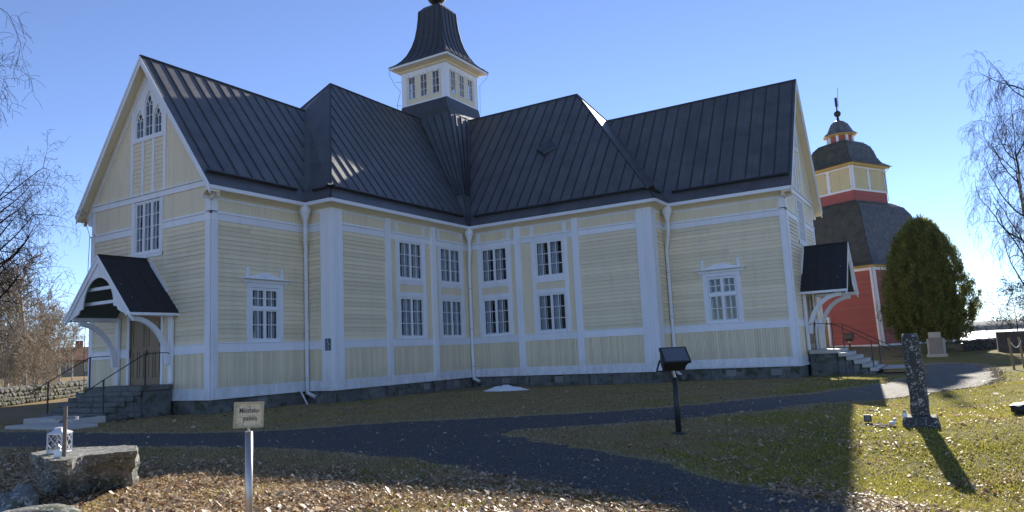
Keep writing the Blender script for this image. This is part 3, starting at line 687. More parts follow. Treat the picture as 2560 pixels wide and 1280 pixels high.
for F in (Fr((CX-TH, CY, 0), (0, -1, 0)), Fr((CX, CY-TH, 0), (1, 0, 0)), Fr((CX+TH, CY, 0), (0, 1, 0)), Fr((CX, CY+TH, 0), (-1, 0, 0))):
    ws = [(-.97-.29, -.97+.29), (-.29, .29), (.97-.29, .97+.29)]; ws = [(-1.22, -.66), (-.28, .28), (.66, 1.22)]
    holes = [(a, b, 17.80, 19.28) for a, b in ws]
    mb = MB()
    for r in core_with_holes(F, -TH+.1, TH-.1, 17.41, 20.0, holes): mb.box(F, r[0], r[1], r[2], r[3], -.1, .0)
    tw = mb.build('tower_wall', M_CREAM, church)
    mb = MB(); mb.box(F, -TH-.03, -TH+.28, 17.36, 19.7, -.02, .03).box(F, TH-.28, TH-.0001, 17.36, 19.7, -.02, .03)
    mb.box(F, -TH+.28, TH-.28, 19.36, 19.7, -.01, .022).box(F, -TH+.281, TH-.281, 17.37, 17.5, -.01, .02)
    n = 15; w_ = (2*TH-.56)/n
    for i in range(n):
        if i % 2 == 0: mb.box(F, -TH+.28+i*w_, -TH+.28+(i+1)*w_, 19.27, 19.36, -.01, .022)
    mb.box(F, -TH+.28, -TH+.34, 17.5, 19.27, 0, .02).box(F, TH-.34, TH-.28, 17.5, 19.27, 0, .02)
    mb.build('tower_trim', M_WHITE, church)
    for a, b in ws:
        mb = MB(); mb.box(F, a, a+.035, 17.8, 19.28, -.08, .02).box(F, b-.035, b, 17.8, 19.28, -.08, .02).box(F, a, b, 17.8, 17.84, -.08, .03).box(F, a, b, 19.24, 19.28, -.08, .02)
        c = (a+b)/2; mb.box(F, c-.012, c+.012, 17.8, 19.28, -.04, 0)
        for i in (1, 2): z = 17.8+1.48*i/3; mb.box(F, a, b, z-.012, z+.012, -.04, .002)
        fr = mb.build('tower_window', M_SASH, church)
        for c0, c1 in ((a+.036, c-.013), (c+.013, b-.036)):
            for i in range(3): z = 17.8+1.48*i/3; MB().box(F, c0, c1, z+.03, z+1.48/3-.03, -.03, -.027).build('pane', M_GLASS, fr)
MB().wbox(CX-TH, CX+TH, CY-TH, CY+TH, 17.3, 17.40).wbox(CX-TH+.1, CX+TH-.1, CY-TH+.1, CY+TH-.1, 19.72, 19.8).wbox(CX-.12, CX+.12, CY-.12, CY+.12, 17.4, 19.75).build('tower_floor', M_DARKIN, church)
# tower eave: fascia, sloped soffit, bell roof
EV = 2.295
sq([(TH+.02, 19.62), (TH+.12, 19.68), (TH+.14, 19.76), (EV-.10, 19.90), (EV-.06, 19.92)]).build('tower_soffit', M_CREAM, church)
sq([(EV-.06, 19.86), (EV-.01, 19.87), (EV-.01, 20.0), (EV-.06, 20.0)]).build('tower_fascia', M_WHITE, church)
prof = [(EV+.03, 20.0), (EV+.03, 20.05), (2.0, 20.26), (1.72, 20.56), (1.45, 20.98), (1.24, 21.5), (1.08, 22.1), (.97, 22.8), (.91, 23.4), (.88, 23.9), (.86, 23.98), (.62, 24.28), (.30, 24.42)]
tr = sq(prof).build('tower_roof', M_SEAM, church)
for q in range(4):
    ca, sa = math.cos(q*math.pi/2), math.sin(q*math.pi/2)
    for fr_ in (-.78, -.52, -.26, 0, .26, .52, .78):
        pts = []
        for h, z in prof[1:11]:
            off = fr_*.95*EV if abs(fr_)*EV < h*.97 else None
            off = fr_*(.45*EV+.55*h)
            if abs(off) > h*.98: off = math.copysign(h*.98, off)
            pts.append(V((CX+ca*(h+.012)-sa*off, CY+sa*(h+.012)+ca*off, z)))
        MB().tube(pts, .026, 5).build('roof_seam', M_SEAM, tr)
def sphere(mb, c, r, n=20, m=12, sz=1):
    mb.rev(c, [(max(.001, r*math.sin(math.pi*i/m)), -r*sz*math.cos(math.pi*i/m)) for i in range(m+1)], n); return mb
mb = MB().rev((CX, CY, 0), [(.3, 24.40), (.30, 24.46), (.2, 24.5), (.16, 24.6)], 16); sphere(mb, (CX, CY, 25.02), .60, sz=.8)
mb.build('finial_ball', M_IRON, church, smooth=True)
MB().tube([(CX, CY, 25.4), (CX, CY, 27.2)], .05, 8).bar((CX-.5, CY, 26.7), (CX+.5, CY, 26.7), .07).build('finial_cross', M_IRON, church)
# lightning wires
def wire(pts, r=.012, nm='lightning_wire', par=None): return MB().tube(pts, r, 5).build(nm, M_IRON, par or church)
E1 = V((CX-EV, CY+EV, 19.95)); K = V((CX-TH-.0, CY+TH, 0))
wire([E1, E1+V((.1, .05, -.35)), V((CX-TH-.22, CY+TH+.45, 19.0)), V((CX-TH-.08, CY+TH+.1, 18.5)), V((CX-TH-.30, CY+TH+.2, 17.6)), V((CX-TH-.3, CY+TH+.25, 16.6))])
for z in (19.1, 17.55): wire([(CX-TH, CY+TH, z), (CX-TH-.28, CY+TH+.3, z+.02)])
E2 = V((CX+EV, CY-EV, 19.95)); wire([E2, E2+V((-.1, .05, -.3)), V((CX+TH+.1, CY-TH-.2, 19.1)), V((CX+TH+.12, CY-TH-.12, 17.2))]); wire([(CX-.1, CY, 24.6), (CX+.5, CY-.6, 24.2), (CX+.9, CY-.9, 23.5)])
wire([(XG-.2, YA2+.3, 8.15), (XG-.1, YA2+.05, 7.4), (XG-.12, YA2+.12, 5), (XG-.1, YA2+.25, 2.2), (XG-.1, YA2+.1, 0.2)])
# roof hatch on the right slope
hp = V((34.5, 18.0, 0)); kR = (ZR2-ZE)/(CX-(XC-OH)); hz = lambda x: ZE+kR*(x-(XC-OH))
mb = MB(); a, b_, c_, d_ = V((34.9, 18.05, hz(34.9)+.04)), V((34.35, 18.6, hz(34.35)+.10)), V((33.98, 18.02, hz(33.98)+.25)), V((34.35, 17.45, hz(34.35)+.10))
mb.prism([a, b_, c_], V((0, 0, .05))); mb.prism([a, c_, d_], V((0, 0, .05)))
mb.bar(b_+V((0, 0, -.03)), c_+V((0, 0, -.05)), .03, .1); mb.bar(c_+V((0, 0, -.05)), d_+V((0, 0, -.03)), .03, .1)
mb.build('roof_hatch', M_SEAM, church)
# ---- foundation: blocks of granite
fo = MB()
def found(F, a0, a1, e0=0, e1=0, seed=0):
    r = random.Random(seed); core = MB().box(F, a0, a1, -.35, Z0-.004, -.3, -.03).build('foundation', M_STONE, church)
    a = a0-e0
    while a < a1+e1-.05:
        w_ = min(r.uniform(.7, 1.5), a1+e1-a)
        if a1+e1-a-w_ < .4: w_ = a1+e1-a
        d = .0+r.uniform(-.015, .025)
        m_ = MB().box(F, a+.008, a+w_-.008, -.3, Z0-.006+r.uniform(-.004, 0), -.04, d); m_.build('foundation_stone', M_STONE, core, bevel=.02); a += w_
def vent(F, a, s=.22):
    MB().box(F, a-s, a+s, .12, .40, .0, .045).build('vent_cover', M_GREYPL if 0 else M_PLAQ, church)
found(FLg, -(YA2-CY), CY-YA, 0, 0, 1); found(FLs, 0, LLs, 0, 0, 2); found(FD, 0, LD, 0, .1, 3); found(FB, -.08, LB, 0, 0, 4)
found(FC, 0, LC, 0, .08, 5); found(FE, -.08, LE, 0, 0, 6); found(FRs, 0, LRs, 0, .0, 7); found(FRg, -(CX-XR), XR2-CX, 0, 0, 8)
for F, a in ((FLs, 2.25), (FC, 2.0), (FC, 5.0), (FRs, 2.65), (FRs, 4.6), (FB, 6.0), (FB, 8.4)): vent(F, a)
for F, aa in ((FB, (25.25-XD, 28.6-XD)), (FC, (YB-18.55, YB-15.3))):
    for a in aa: MB().box(F, a-.25, a+.25, -.3, Z0-.008, .03, .12).build('foundation_pier', M_STONE, church, bevel=.02)
# ---- downpipes
def downpipe(px, py, dx, dy, kick, top=8.12, bend=(0, 0)):
    """(px,py): inner corner, dx,dy direction outwards"""
    q = lambda o, z: V((px+dx*o, py+dy*o, z))
    hop = MB().rev(q(.50, 0), [(.07, 7.35), (.10, 7.50), (.21, 7.82), (.23, 7.83), (.23, 8.14), (.25, 8.14), (.25, 8.17), (.2, 8.17), (.2, 8.0)], 14).build('rain_hopper', M_WHITE, church, smooth=False)
    pts = [q(.50, 7.42), q(.50, 6.98), q(.44, 6.72), q(.24, 6.3), q(.19, 6.1), q(.19, .75), q(.24, .42)]+[q(.19, 0)+V((kick[0], kick[1], .22))]
    MB().tube(pts, .082, 12).build('drainpipe', M_WHITE, church, smooth=True)
    mb = MB()
    for z in (5.0, 2.9, 1.0): mb.rev(q(.19, z), [(.086, 0), (.09, 0), (.09, .05), (.086, .05)], 12)
    mb.build('pipe_clip', M_WHITE_D, church)
    MB().rev(q(.19, 0)+V((kick[0]*1.35, kick[1]*1.35, 0)), [(.16, -.02), (.17, .25), (.19, .27), (.15, .27)], 12).build('drain_funnel', M_STONE, church)
s2 = math.sqrt(.5)
downpipe(XD, YA, -s2, -s2, (.16, -.34)); downpipe(XC, YB, -s2, -s2, (.05, -.36)); downpipe(XR, YE, -s2, -s2, (-.2, -.3))
MB().bar((XD-.55, YA-.12, .62), (XD-.6, YA-.62, -.02), .045, .045).build('ground_rod', M_WHITE, church)
# ---- porches -------------------------------------------------------------
def porch(F, hwr=2.1, zr=5.98, ze=3.74, out=1.98):
    roofp = None
    k = (zr-ze)/hwr
    for s in (-1, 1):
        pts = [F.p(s*hwr, ze, .0), F.p(s*hwr, ze, out), F.p(0, zr, out), F.p(0, zr, .0)]
        o, X, Y, n, e0, e1 = roof_face(pts, 'porch_roof', M_FELT, .05)
        ub = MB()
        P = [F.p(s*hwr*.97, ze-.02, .02), F.p(s*.0, zr-.09, .02), F.p(0, zr-.13, .02), F.p(s*hwr*.97, ze-.06, .02)]
        ub.prism(P, F.n*(out-.06)); ub.build('porch_ceiling', mat('dark_green_boards', (.08, .11, .10), .7, var=(4, (.07, .10, .09), (.11, .14, .125), .3, .01)), church)
        L = math.hypot(hwr, zr-ze); dirn = (F.p(s*hwr, ze, 0)-F.p(0, zr, 0)).normalized(); up = F.n.cross(dirn)
        for i in range(1, 3):
            q = F.p(0, zr, out*i/3)+V((0, 0, .012)); MB().bar(q+dirn*.05, q+dirn*L, .05, .014, up=up).build('felt_lap', M_FELT, church)
        # eave board along
        MB().bar(F.p(s*(hwr-.015), ze-.07, .02), F.p(s*(hwr-.015), ze-.07, out-.02), .03, .10).build('porch_fascia', M_WHITE, church)
        # barge boards
        d0 = out-.06
        P = [F.p(0, zr-.05, d0), F.p(s*(hwr+.02), ze-.07, d0), F.p(s*(hwr+.02), ze-.25, d0), F.p(0, zr-.30, d0)]
        MB().prism(P, F.n*.05).build('porch_barge', M_WHITE, church, bevel=.005)
        P = [F.p(0, zr+.01, d0+.052), F.p(s*(hwr+.04), ze-.04, d0+.052), F.p(s*(hwr+.04), ze-.12, d0+.052), F.p(0, zr-.08, d0+.052)]
        MB().prism(P, F.n*.03).build('porch_barge', M_WHITE, church)
        # arched front panel half
        pts = [F.p(0, zr-.2, 0), F.p(s*(hwr-.05), ze-.14, 0), F.p(s*(hwr-.35), ze-.05, 0), F.p(s*1.28, ze+.12, 0), F.p(s*1.2, ze+.26, 0), F.p(s*1.05, ze+.28, 0)]
        for i in range(0, 9):
            a = math.pi/2*i/8; pts.append(F.p(s*1.0*math.cos(a), ze+.28+1.12*math.sin(a), 0))
        MB().prism([p+F.n*(d0-.05) for p in pts], F.n*.045).build('porch_front', M_WHITE, church)
        # wall plate, post, curved bracket
        x = s*1.72
        MB().box(F, x-.12, x+.12, 1.12, ze-.02, .06, .16).build('porch_post', M_WHITE, church, bevel=.01)
        MB().box(F, x-.06, x+.06, ze-.12, ze+.02, .10, out-.10).build('porch_beam', M_WHITE, church, bevel=.01)
        n_ = 12; outer = []; inner = []
        for i in range(n_+1):
            a = math.pi/2*i/n_
            outer.append(F.p(x-.07, ze-.12-1.75*(1-math.sin(a)), .16+1.5*(1-math.cos(a)))); inner.append(F.p(x-.07, ze-.30-1.62*(1-math.sin(a)), .34+1.3*(1-math.cos(a))+.0))
        MB().prism(outer+inner[::-1], F.S*.14).build('porch_bracket', M_WHITE, church, bevel=.01)
        P = [F.p(x-.05, ze-1.8, .16), F.p(x-.05, ze-1.92, .34), F.p(x-.05, 2.35, .34), F.p(x-.05, 2.15, .26), F.p(x-.05, 2.1, .16)]
        MB().prism(P, F.S*.10).build('bracket_foot', M_WHITE, church, bevel=.01)
        # flashing board on the wall along the roof
        P = [F.p(0, zr+.02, .0), F.p(s*(hwr), ze+.02, 0), F.p(s*(hwr+.0), ze+.26, 0), F.p(0, zr+.22, 0)]
        if s > 0 or 1:
            a1 = .06; MB().prism([F.p(s*.3, zr-.3*k+.03, 0), F.p(s*1.35, zr-1.35*k+.03, 0), F.p(s*1.35, zr-1.35*k+.16, 0), F.p(s*.18, zr-.3*k+.36, 0)], F.n*.075).build('flashing_board', M_WHITE, church)
        # wall siding beside the door, and door casing
        MB().box(F, s*1.02 if s > 0 else -1.16, s*1.16 if s > 0 else -1.02, 1.1, 3.9, 0, .075).build('door_casing', M_WHITE, church, bevel=.006)
    for dd, z in ((1.55, 4.24), (1.66, 4.76)): MB().box(F, -(zr-z)/k+.05, (zr-z)/k-.05, z-.06, z+.06, dd, dd+.06).build('collar_tie', M_WHITE, church)
    # cap
    MB().bar(F.p(0, zr+.02, 0), F.p(0, zr+.02, out), .08, .03).build('porch_ridge_cap', M_FELT, church)
    MB().box(F, -1.16, 1.16, 3.78, 3.93, 0, .08).build('door_casing', M_WHITE, church)
    # doors
    for s in (-1, 1):
        a0, a1 = sorted((s*.012, s*1.0)); mb = MB().box(F, a0, a1, 1.10, 3.77, -.10, -.02); dm = mb.build('door', M_DOOR, church)
        w2 = (a1-a0); m2 = MB()
        for (x0, x1, z0, z1) in ((.14, .86, 2.55, 3.6), (.14, .44, 1.35, 2.38), (.56, .86, 1.35, 2.38)):
            X0, X1 = a0+w2*x0, a0+w2*x1
            q = MB().box(F, X0, X1, z0, z0+.03, -.02, .008).box(F, X0, X1, z1-.03, z1, -.02, .008).box(F, X0, X0+.03, z0+.03, z1-.03, -.02, .008).box(F, X1-.03, X1, z0+.03, z1-.03, -.02, .008)
            q.build('door_moulding', M_DOOR, dm); MB().box(F, X0+.06, X1-.06, z0+.06, z1-.06, -.02, -.005).build('door_panel', M_DOOR, dm, bevel=.01)
    MB().box(F, .03, .07, 2.2, 2.42, -.02, .015).tube([F.p(.05, 2.36, .01), F.p(.05, 2.36, .06), F.p(.16, 2.36, .07)], .011, 6).build('door_handle', M_IRON, church)
porch(FLg); porch(FRg)
# ---- porch stairs: stone blocks
def stairs(F, label, boxes, wood=False):
    root = empty('entrance_steps', F.p(0, 0, 1.2), label, 'steps', 'stone steps up to the church doors')
    H = 1.85; nst = 6
    def blk(a0, a1, z0, z1, d0, d1, nm, m, bev=.018): return MB().box(F, a0, a1, z0, z1, d0, d1).build(nm, m, root, bevel=bev)
    m = M_STEPTOP if wood else M_STEP
    blk(-H, H, .92, 1.10, .11, 1.30, 'landing_slab', m); blk(-H+.02, H-.02, -.3, .915, .11, 1.24, 'landing_base', M_STONE, .05)
    z = .93; d = 1.24
    for i in range(5):
        w_ = (z-.01); blk(-H+.05*(i % 2), H-.04*((i+1) % 2), z-.165, z, d+.06, d+.40, 'step', m)
        blk(-H+.05, H-.06, -.3, z-.17, d+.0, d+.30, 'step_base', M_STONE, .04)
        z -= .168; d += .3
    return root, blk
r1, b1 = stairs(FLg, 'mossy grey stone steps with iron rails below the left gable door', None)
for (x0, x1, y0, y1, z1, nm) in ((13.3, 14.45, 24.85, 27.85, .2, 'step'), (12.2, 13.25, 23.2, 26.7, .09, 'step')):
    MB().wbox(x0, x1, y0, y1, -.05, z1).build(nm, M_STEPTOP, r1, bevel=.02)
r = random.Random(11)
def rock(name, c, size, m, parent=None, seed=0, sub=3, amp=.18, rotz=0, flat=None):
    bm = bmesh.new(); bmesh.ops.create_icosphere(bm, subdivisions=sub, radius=1)
    off = V((seed*3.7, seed*1.3, seed*7.1))
    for v in bm.verts:
        p = v.co.normalized(); s_ = 1+amp*noise.fractal(p*1.3+off, 1.0, 2.0, 4)*1.6
        q = p*s_; q = V((math.copysign(abs(q.x)**.75, q.x), math.copysign(abs(q.y)**.75, q.y), math.copysign(abs(q.z)**.75, q.z)))
        v.co = V((q.x*size[0]/2, q.y*size[1]/2, q.z*size[2]/2))
    me = bpy.data.meshes.new(name); bm.to_mesh(me); bm.free(); me.materials.append(m)
    if sub > 2: me.polygons.foreach_set('use_smooth', [True]*len(me.polygons))
    if name is None: return me
    o = link(name, me, m, parent); o.location = V(c)-(parent_origin(parent) if parent else V((0, 0, 0))); o.rotation_euler.z = rotz; return o
for i in range(12):
    d = 1.5+i*.22; rock('footing_stone', FLg.p(1.82, .03, d)+V((0, 0, r.uniform(-.02, .1))), (.35, .3, .28), M_STONE, r1, i, 2, rotz=r.uniform(0, 3))
r2, b2 = stairs(FRg, 'grey stone steps with sunlit treads and iron rails at the right gable door', None, wood=True)
b2(-1.6, 1.6, .02, .17, 3.0, 3.9, 'lower_tread_base', M_WOOD)
for i in range(4): b2(-1.7, 1.7, .175, .215, 2.98+i*.235, 3.2+i*.235, 'plank', M_STEPTOP if 0 else mat('bleached_plank', (.5, .46, .38), .7, var=(6, (.4, .36, .3), (.55, .5, .42), .3, .004)), .006)
def rails(F, s, label):
    root = empty('handrail', F.p(s*1.75, 1.1, 1.2), label, 'handrail', 'black iron handrails of the church steps')
    a = s*1.78
    pts = [F.p(a, 2.27, .30), F.p(a, 2.25, 1.15), F.p(a, 1.36, 2.72), F.p(a, .98, 3.35)]
    MB().tube(pts, .018, 6).build('rail', M_IRON, root)
    for d, z0, z1 in ((1.15, 1.09, 2.25), (2.66, .25, 1.39)): MB().box(F, a-.028, a+.028, z0, z1, d-.02, d+.02).build('rail_post', M_IRON, root)
    MB().tube([F.p(a, 2.27, .3), F.p(a, 2.22, .22)], .02, 6).build('rail_bracket', M_IRON, root)
rails(FLg, 1, 'black iron rail on the near side of the mossy left steps'); rails(FLg, -1, 'black iron rail on the far side of the mossy left steps')
rails(FRg, -1, 'black iron rail on the near side of the sunlit right steps'); rails(FRg, 1, 'black iron rail on the far side of the sunlit right steps')
MB().tube([FRg.p(1.2, 3.05, .2), FRg.p(1.2, 3.05, .32)], [.07, .05], 10).build('porch_lamp', M_WHITE, church)
if len(stuff_siding.v): stuff_siding.build('narrow_siding', M_CREAM, church, kind='stuff')
if len(stuff_vert.v): stuff_vert.build('frieze_boarding', M_CREAM, church, kind='stuff')
#@@PART2
# =================================================================== PART 2: ground and surroundings
def sstep(a, b, x):
    t = np.clip((x-a)/(b-a), 0, 1); return t*t*(3-2*t)
def hgt(x, y):
    x = np.asarray(x, float); y = np.asarray(y, float)
    h = .85*np.exp(-(((x-72)/15)**2+((y-9)/13)**2))
    h = h-.75*np.exp(-(((x-12.5)/4.2)**2+((y+.6)/2.6)**2))-.42*np.exp(-(((x-23.5)/5.5)**2+((y-1.2)/3.2)**2))
    az = np.degrees(np.arctan2(y, x))
    h = h-7.5*sstep(84, 135, x)*(1-sstep(34, 44, az))           # shore of the lake
    far = np.hypot(x, y); h = h+1.1*sstep(60, 110, far)*sstep(40, 50, az)*(az < 120)
    return h
def hg(x, y): return float(hgt(x, y))
def RP(x, y):
    """point measured on a level lawn -> the same sight line met by the real, hollowed lawn"""
    s = 1.0
    for _ in range(30): s += .6*((1.68-hg(x*s, y*s))/1.68-s)
    return x*s, y*s
def rp3(c):
    x, y = RP(c[0], c[1]); return (x, y, hg(x, y)+c[2])
def soft(x, y, f, s=0.0):
    return (np.sin(x*f+1.3+s)*np.cos(y*f*1.13+.7)+.6*np.sin(x*f*2.3+y*f*1.7+s)+.4*np.cos(x*f*3.9-y*f*3.1))/2
PATH = [(12.4, 34), (12.0, 28), (11.6, 25.4), (12.07, 18.3), (13.16, 14.9), (15.0, 13.0), (16.85, 10.05), (17.96, 8.26), (19.67, 6.67), (22.2, 5.1), (25.2, 3.35), (30, 2.0), (35, 1.35), (41, 1.6), (45, 1.2), (43, -.4), (37, -.9), (31, -.9), (27, -.55), (23.4, .9), (20.6, 2.95), (18.4, 4.2), (16.4, 5.7), (15.0, 7.0), (14.1, 8.2), (13.3, 8.5), (12.4, 7.2), (11.5, 5.7), (10.4, 3.9), (9.2, 2.7), (8.5, 1.64), (7.6, .6), (6.2, -1.0), (4.2, -3.2), (2.4, -2.0), (4.6, -.2), (6.2, 1.2), (7.47, 2.6), (8.0, 3.74), (8.68, 5.2), (9.44, 7.1), (9.9, 8.4), (10.35, 11.8), (10.1, 15.2), (9.2, 19.5), (8.6, 24), (8.4, 34)]
PATH = [RP(*p) for p in PATH]
def smooth_closed(P, n):
    P = np.array(P, float); N = len(P); out = []
    for i in range(N):
        p0, p1, p2, p3 = P[i-1], P[i], P[(i+1) % N], P[(i+2) % N]
        L = np.linalg.norm(p2-p1); k = max(2, int(L/n))
        for j in range(k):
            t = j/k; out.append(.5*((2*p1)+(-p0+p2)*t+(2*p0-5*p1+4*p2-p3)*t*t+(-p0+3*p1-3*p2+p3)*t**3))
    return np.array(out)
PB = smooth_closed(PATH, .06)
jn = RNG.normal(0, 1, PB.shape); 
for _ in range(3): jn = (jn+np.roll(jn, 1, 0)+np.roll(jn, -1, 0))/3
PB = PB+jn*.12+np.stack([soft(PB[:, 0], PB[:, 1], 2.1), soft(PB[:, 1], PB[:, 0], 1.7, 2)], 1)*.09
def in_poly(px, py, poly, chunk=200000):
    res = np.zeros(px.shape, bool); x0 = poly[:, 0]; y0 = poly[:, 1]; x1 = np.roll(x0, -1); y1 = np.roll(y0, -1)
    bb = (px > x0.min()) & (px < x0.max()) & (py > y0.min()) & (py < y0.max()); idx = np.nonzero(bb)[0]
    for s in range(len(x0)):
        c = (y0[s] > py[idx]) != (y1[s] > py[idx])
        if not c.any(): continue
        ii = idx[c]; t = px[ii] < (x1[s]-x0[s])*(py[ii]-y0[s])/(y1[s]-y0[s])+x0[s]; res[ii[t]] ^= True
    return res
PBc = PB[::4]
# ---- ground sheet: polar grid about the viewpoint
def build_ground():
    ang = np.concatenate([np.arange(-18, 82, .28), np.arange(82, 342, 6.5)]); ang = np.radians(ang)
    rad = np.concatenate([[0.02], np.geomspace(1.2, 70, 330), np.geomspace(72, 6000, 60)])
    A, R_ = np.meshgrid(ang, rad, indexing='ij'); X = R_*np.cos(A); Y = R_*np.sin(A)
    Z = hgt(X, Y); near = 1-sstep(14, 40, R_)
    Z = Z-.02-.012*near*(1-np.abs(soft(X, Y, 9)))+.010*near*soft(X, Y, 23)
    na, nr = A.shape; idx = np.arange(na*nr).reshape(na, nr); nx = np.roll(idx, -1, 0)
    F = np.stack([idx[:, :-1], idx[:, 1:], nx[:, 1:], nx[:, :-1]], -1).reshape(-1, 4)
    o = raw('ground', np.stack([X, Y, Z], -1).reshape(-1, 3), F, M_GROUND, kind='structure', nper=4, smooth=True)
    return o
GREEN = ((.09, .085, .02), (.24, .215, .045)); STRAW = ((.15, .11, .055), (.34, .25, .13))
def ground_cols(t):
    n1 = noise_n(t, .32, 5, .6, .6); n2 = noise_n(t, 2.2, 6, .7); n3 = noise_n(t, 45, 4, .7)
    g = ramp(t, n3, [(.3, GREEN[0]), (.7, GREEN[1])]); s = ramp(t, n3, [(.3, STRAW[0]), (.72, STRAW[1])])
    a = nd(t, 'ShaderNodeMath', operation='MULTIPLY_ADD'); t.links.new(n2, a.inputs[0]); a.inputs[1].default_value = .55; a2 = nd(t, 'ShaderNodeMath', operation='MULTIPLY'); t.links.new(n1, a2.inputs[0]); a2.inputs[1].default_value = .6; t.links.new(a2.outputs[0], a.inputs[2])
    ge = nd(t, 'ShaderNodeNewGeometry'); sx = nd(t, 'ShaderNodeSeparateXYZ'); t.links.new(ge.outputs['Position'], sx.inputs[0])
    m1 = nd(t, 'ShaderNodeMapRange'); m1.inputs['From Min'].default_value = 6; m1.inputs['From Max'].default_value = 1.5; m1.inputs['To Min'].default_value = -.10; m1.inputs['To Max'].default_value = .055; t.links.new(sx.outputs['Y'], m1.inputs['Value'])
    ad = nd(t, 'ShaderNodeMath', operation='ADD'); t.links.new(a.outputs[0], ad.inputs[0]); t.links.new(m1.outputs[0], ad.inputs[1])
    return ad.outputs[0], g, s, n2, n3
def groundm(t, b):
    f, g, s, n2, n3 = ground_cols(t)
    c = mixc(t, ramp(t, f, [(.50, (0, 0, 0)), (.64, (1, 1, 1))]), s, g)
    c = mixc(t, ramp(t, noise_n(t, 5, 5, .7), [(.55, (0, 0, 0)), (.75, (.7, .7, .7))]), c, (.055, .038, .022))
    t.links.new(c, b.inputs['Base Color']); b.inputs['Roughness'].default_value = .95; b.inputs['Specular IOR Level'].default_value = .15
    t.links.new(bump(t, n3, .8, .04), b.inputs['Normal'])
M_GROUND = mat('turf_and_moss', build=groundm)
def gravelm(t, b):
    v = nd(t, 'ShaderNodeTexVoronoi'); v.inputs['Scale'].default_value = 55
    g = nd(t, 'ShaderNodeNewGeometry'); t.links.new(g.outputs['Position'], v.inputs['Vector'])
    c = ramp(t, v.outputs['Color'], [(.2, (.03, .03, .03)), (.8, (.13, .127, .125))])
    c = mixc(t, ramp(t, noise_n(t, .8, 5, .6), [(.4, (0, 0, 0)), (.7, (.6, .6, .6))]), c, (.085, .075, .06))
    c = mixc(t, ramp(t, noise_n(t, 9, 5, .7), [(.6, (0, 0, 0)), (.72, (.55, .55, .55))]), c, (.10, .07, .04))
    sx = nd(t, 'ShaderNodeSeparateXYZ'); t.links.new(g.outputs['Position'], sx.inputs[0])
    mr = nd(t, 'ShaderNodeMapRange'); mr.inputs['From Min'].default_value = 17; mr.inputs['From Max'].default_value = 30; t.links.new(sx.outputs['X'], mr.inputs['Value'])
    c = mixc(t, mr.outputs[0], c, mixc(t, v.outputs['Color'], (.10, .09, .08), (.30, .28, .25)))
    turf = ramp(t, noise_n(t, 1.6, 6, .75, 1.0), [(.50, (0, 0, 0)), (.62, (1, 1, 1))]); k5 = nd(t, 'ShaderNodeMath', operation='MULTIPLY'); t.links.new(turf, k5.inputs[0]); t.links.new(mr.outputs[0], k5.inputs[1])
    c = mixc(t, k5.outputs[0], c, (.17, .14, .07))
    t.links.new(c, b.inputs['Base Color']); b.inputs['Roughness'].default_value = .8; b.inputs['Specular IOR Level'].default_value = .35
    t.links.new(bump(t, v.outputs['Distance'], 1, .03), b.inputs['Normal'])
M_GRAVEL = mat('grey_gravel', build=gravelm)
build_ground()
def build_path():
    from mathutils.geometry import delaunay_2d_cdt
    P = PB[::2]; gx, gy = np.meshgrid(np.arange(2, 47, .45), np.arange(-4, 36, .45)); gx = gx.ravel()+RNG.normal(0, .03, gx.size); gy = gy.ravel()
    ok = in_poly(gx, gy, P); vs = [V(p) for p in P]+[V((a, b)) for a, b in zip(gx[ok], gy[ok])]
    n = len(P); ed = [(i, (i+1) % n) for i in range(n)]
    v2, _, f2, *_ = delaunay_2d_cdt(vs, ed, [list(range(n))], 1, 1e-5)
    A = np.array([(v.x, v.y) for v in v2]); z = hgt(A[:, 0], A[:, 1])-.004
    me = bpy.data.meshes.new('gravel_path'); me.from_pydata(np.stack([A[:, 0], A[:, 1], z], -1).tolist(), [], f2); me.update(); link('gravel_path', me, M_GRAVEL, None, 'structure')
build_path()
def waterm(t, b):
    b.inputs['Base Color'].default_value = (.55, .58, .62, 1); b.inputs['Roughness'].default_value = .4; b.inputs['Specular IOR Level'].default_value = 1
    n = noise_n(t, .5, 4, .6, stretch=(.25, 1, 1)); t.links.new(bump(t, n, .8, .5), b.inputs['Normal'])
M_WATER = mat('bright_lake_ice', build=waterm)
MB().prism([(86, -900, -2.6), (5500, -5000, -2.6), (5500, 3000, -2.6), (86, 90, -2.6)], (0, 0, -.2)).build('lake', M_WATER, None, kind='structure')
# far shore
def hills():
    vs = []; fs = []; n = 700; r = random.Random(5)
    for i in range(n):
        a = math.radians(-22+i*.075); base = 11+9*math.sin(i*.013+1)+5*math.sin(i*.041+.5)+2*math.sin(i*.11); base = max(base, 7)*2.5
        R_ = 2100
        for (q, z) in ((R_, -3), (R_+5, 5), (R_+140, base*.6+r.uniform(-.6, 1.2)+5), (R_+420, base+6+r.uniform(-1.0, 2.6)), (R_+900, -3)):
            vs.append((q*math.cos(a), q*math.sin(a), z))
    for i in range(n-1):
        for k in range(4): a = i*5+k; fs.append((a, a+5, a+6, a+1))
    raw('far_hills', np.array(vs), np.array(fs), mat('forest_hillside', (.03, .045, .035), .95, var=(.01, (.02, .035, .03), (.05, .06, .045), 0, 0)), kind='structure', nper=4)
hills()
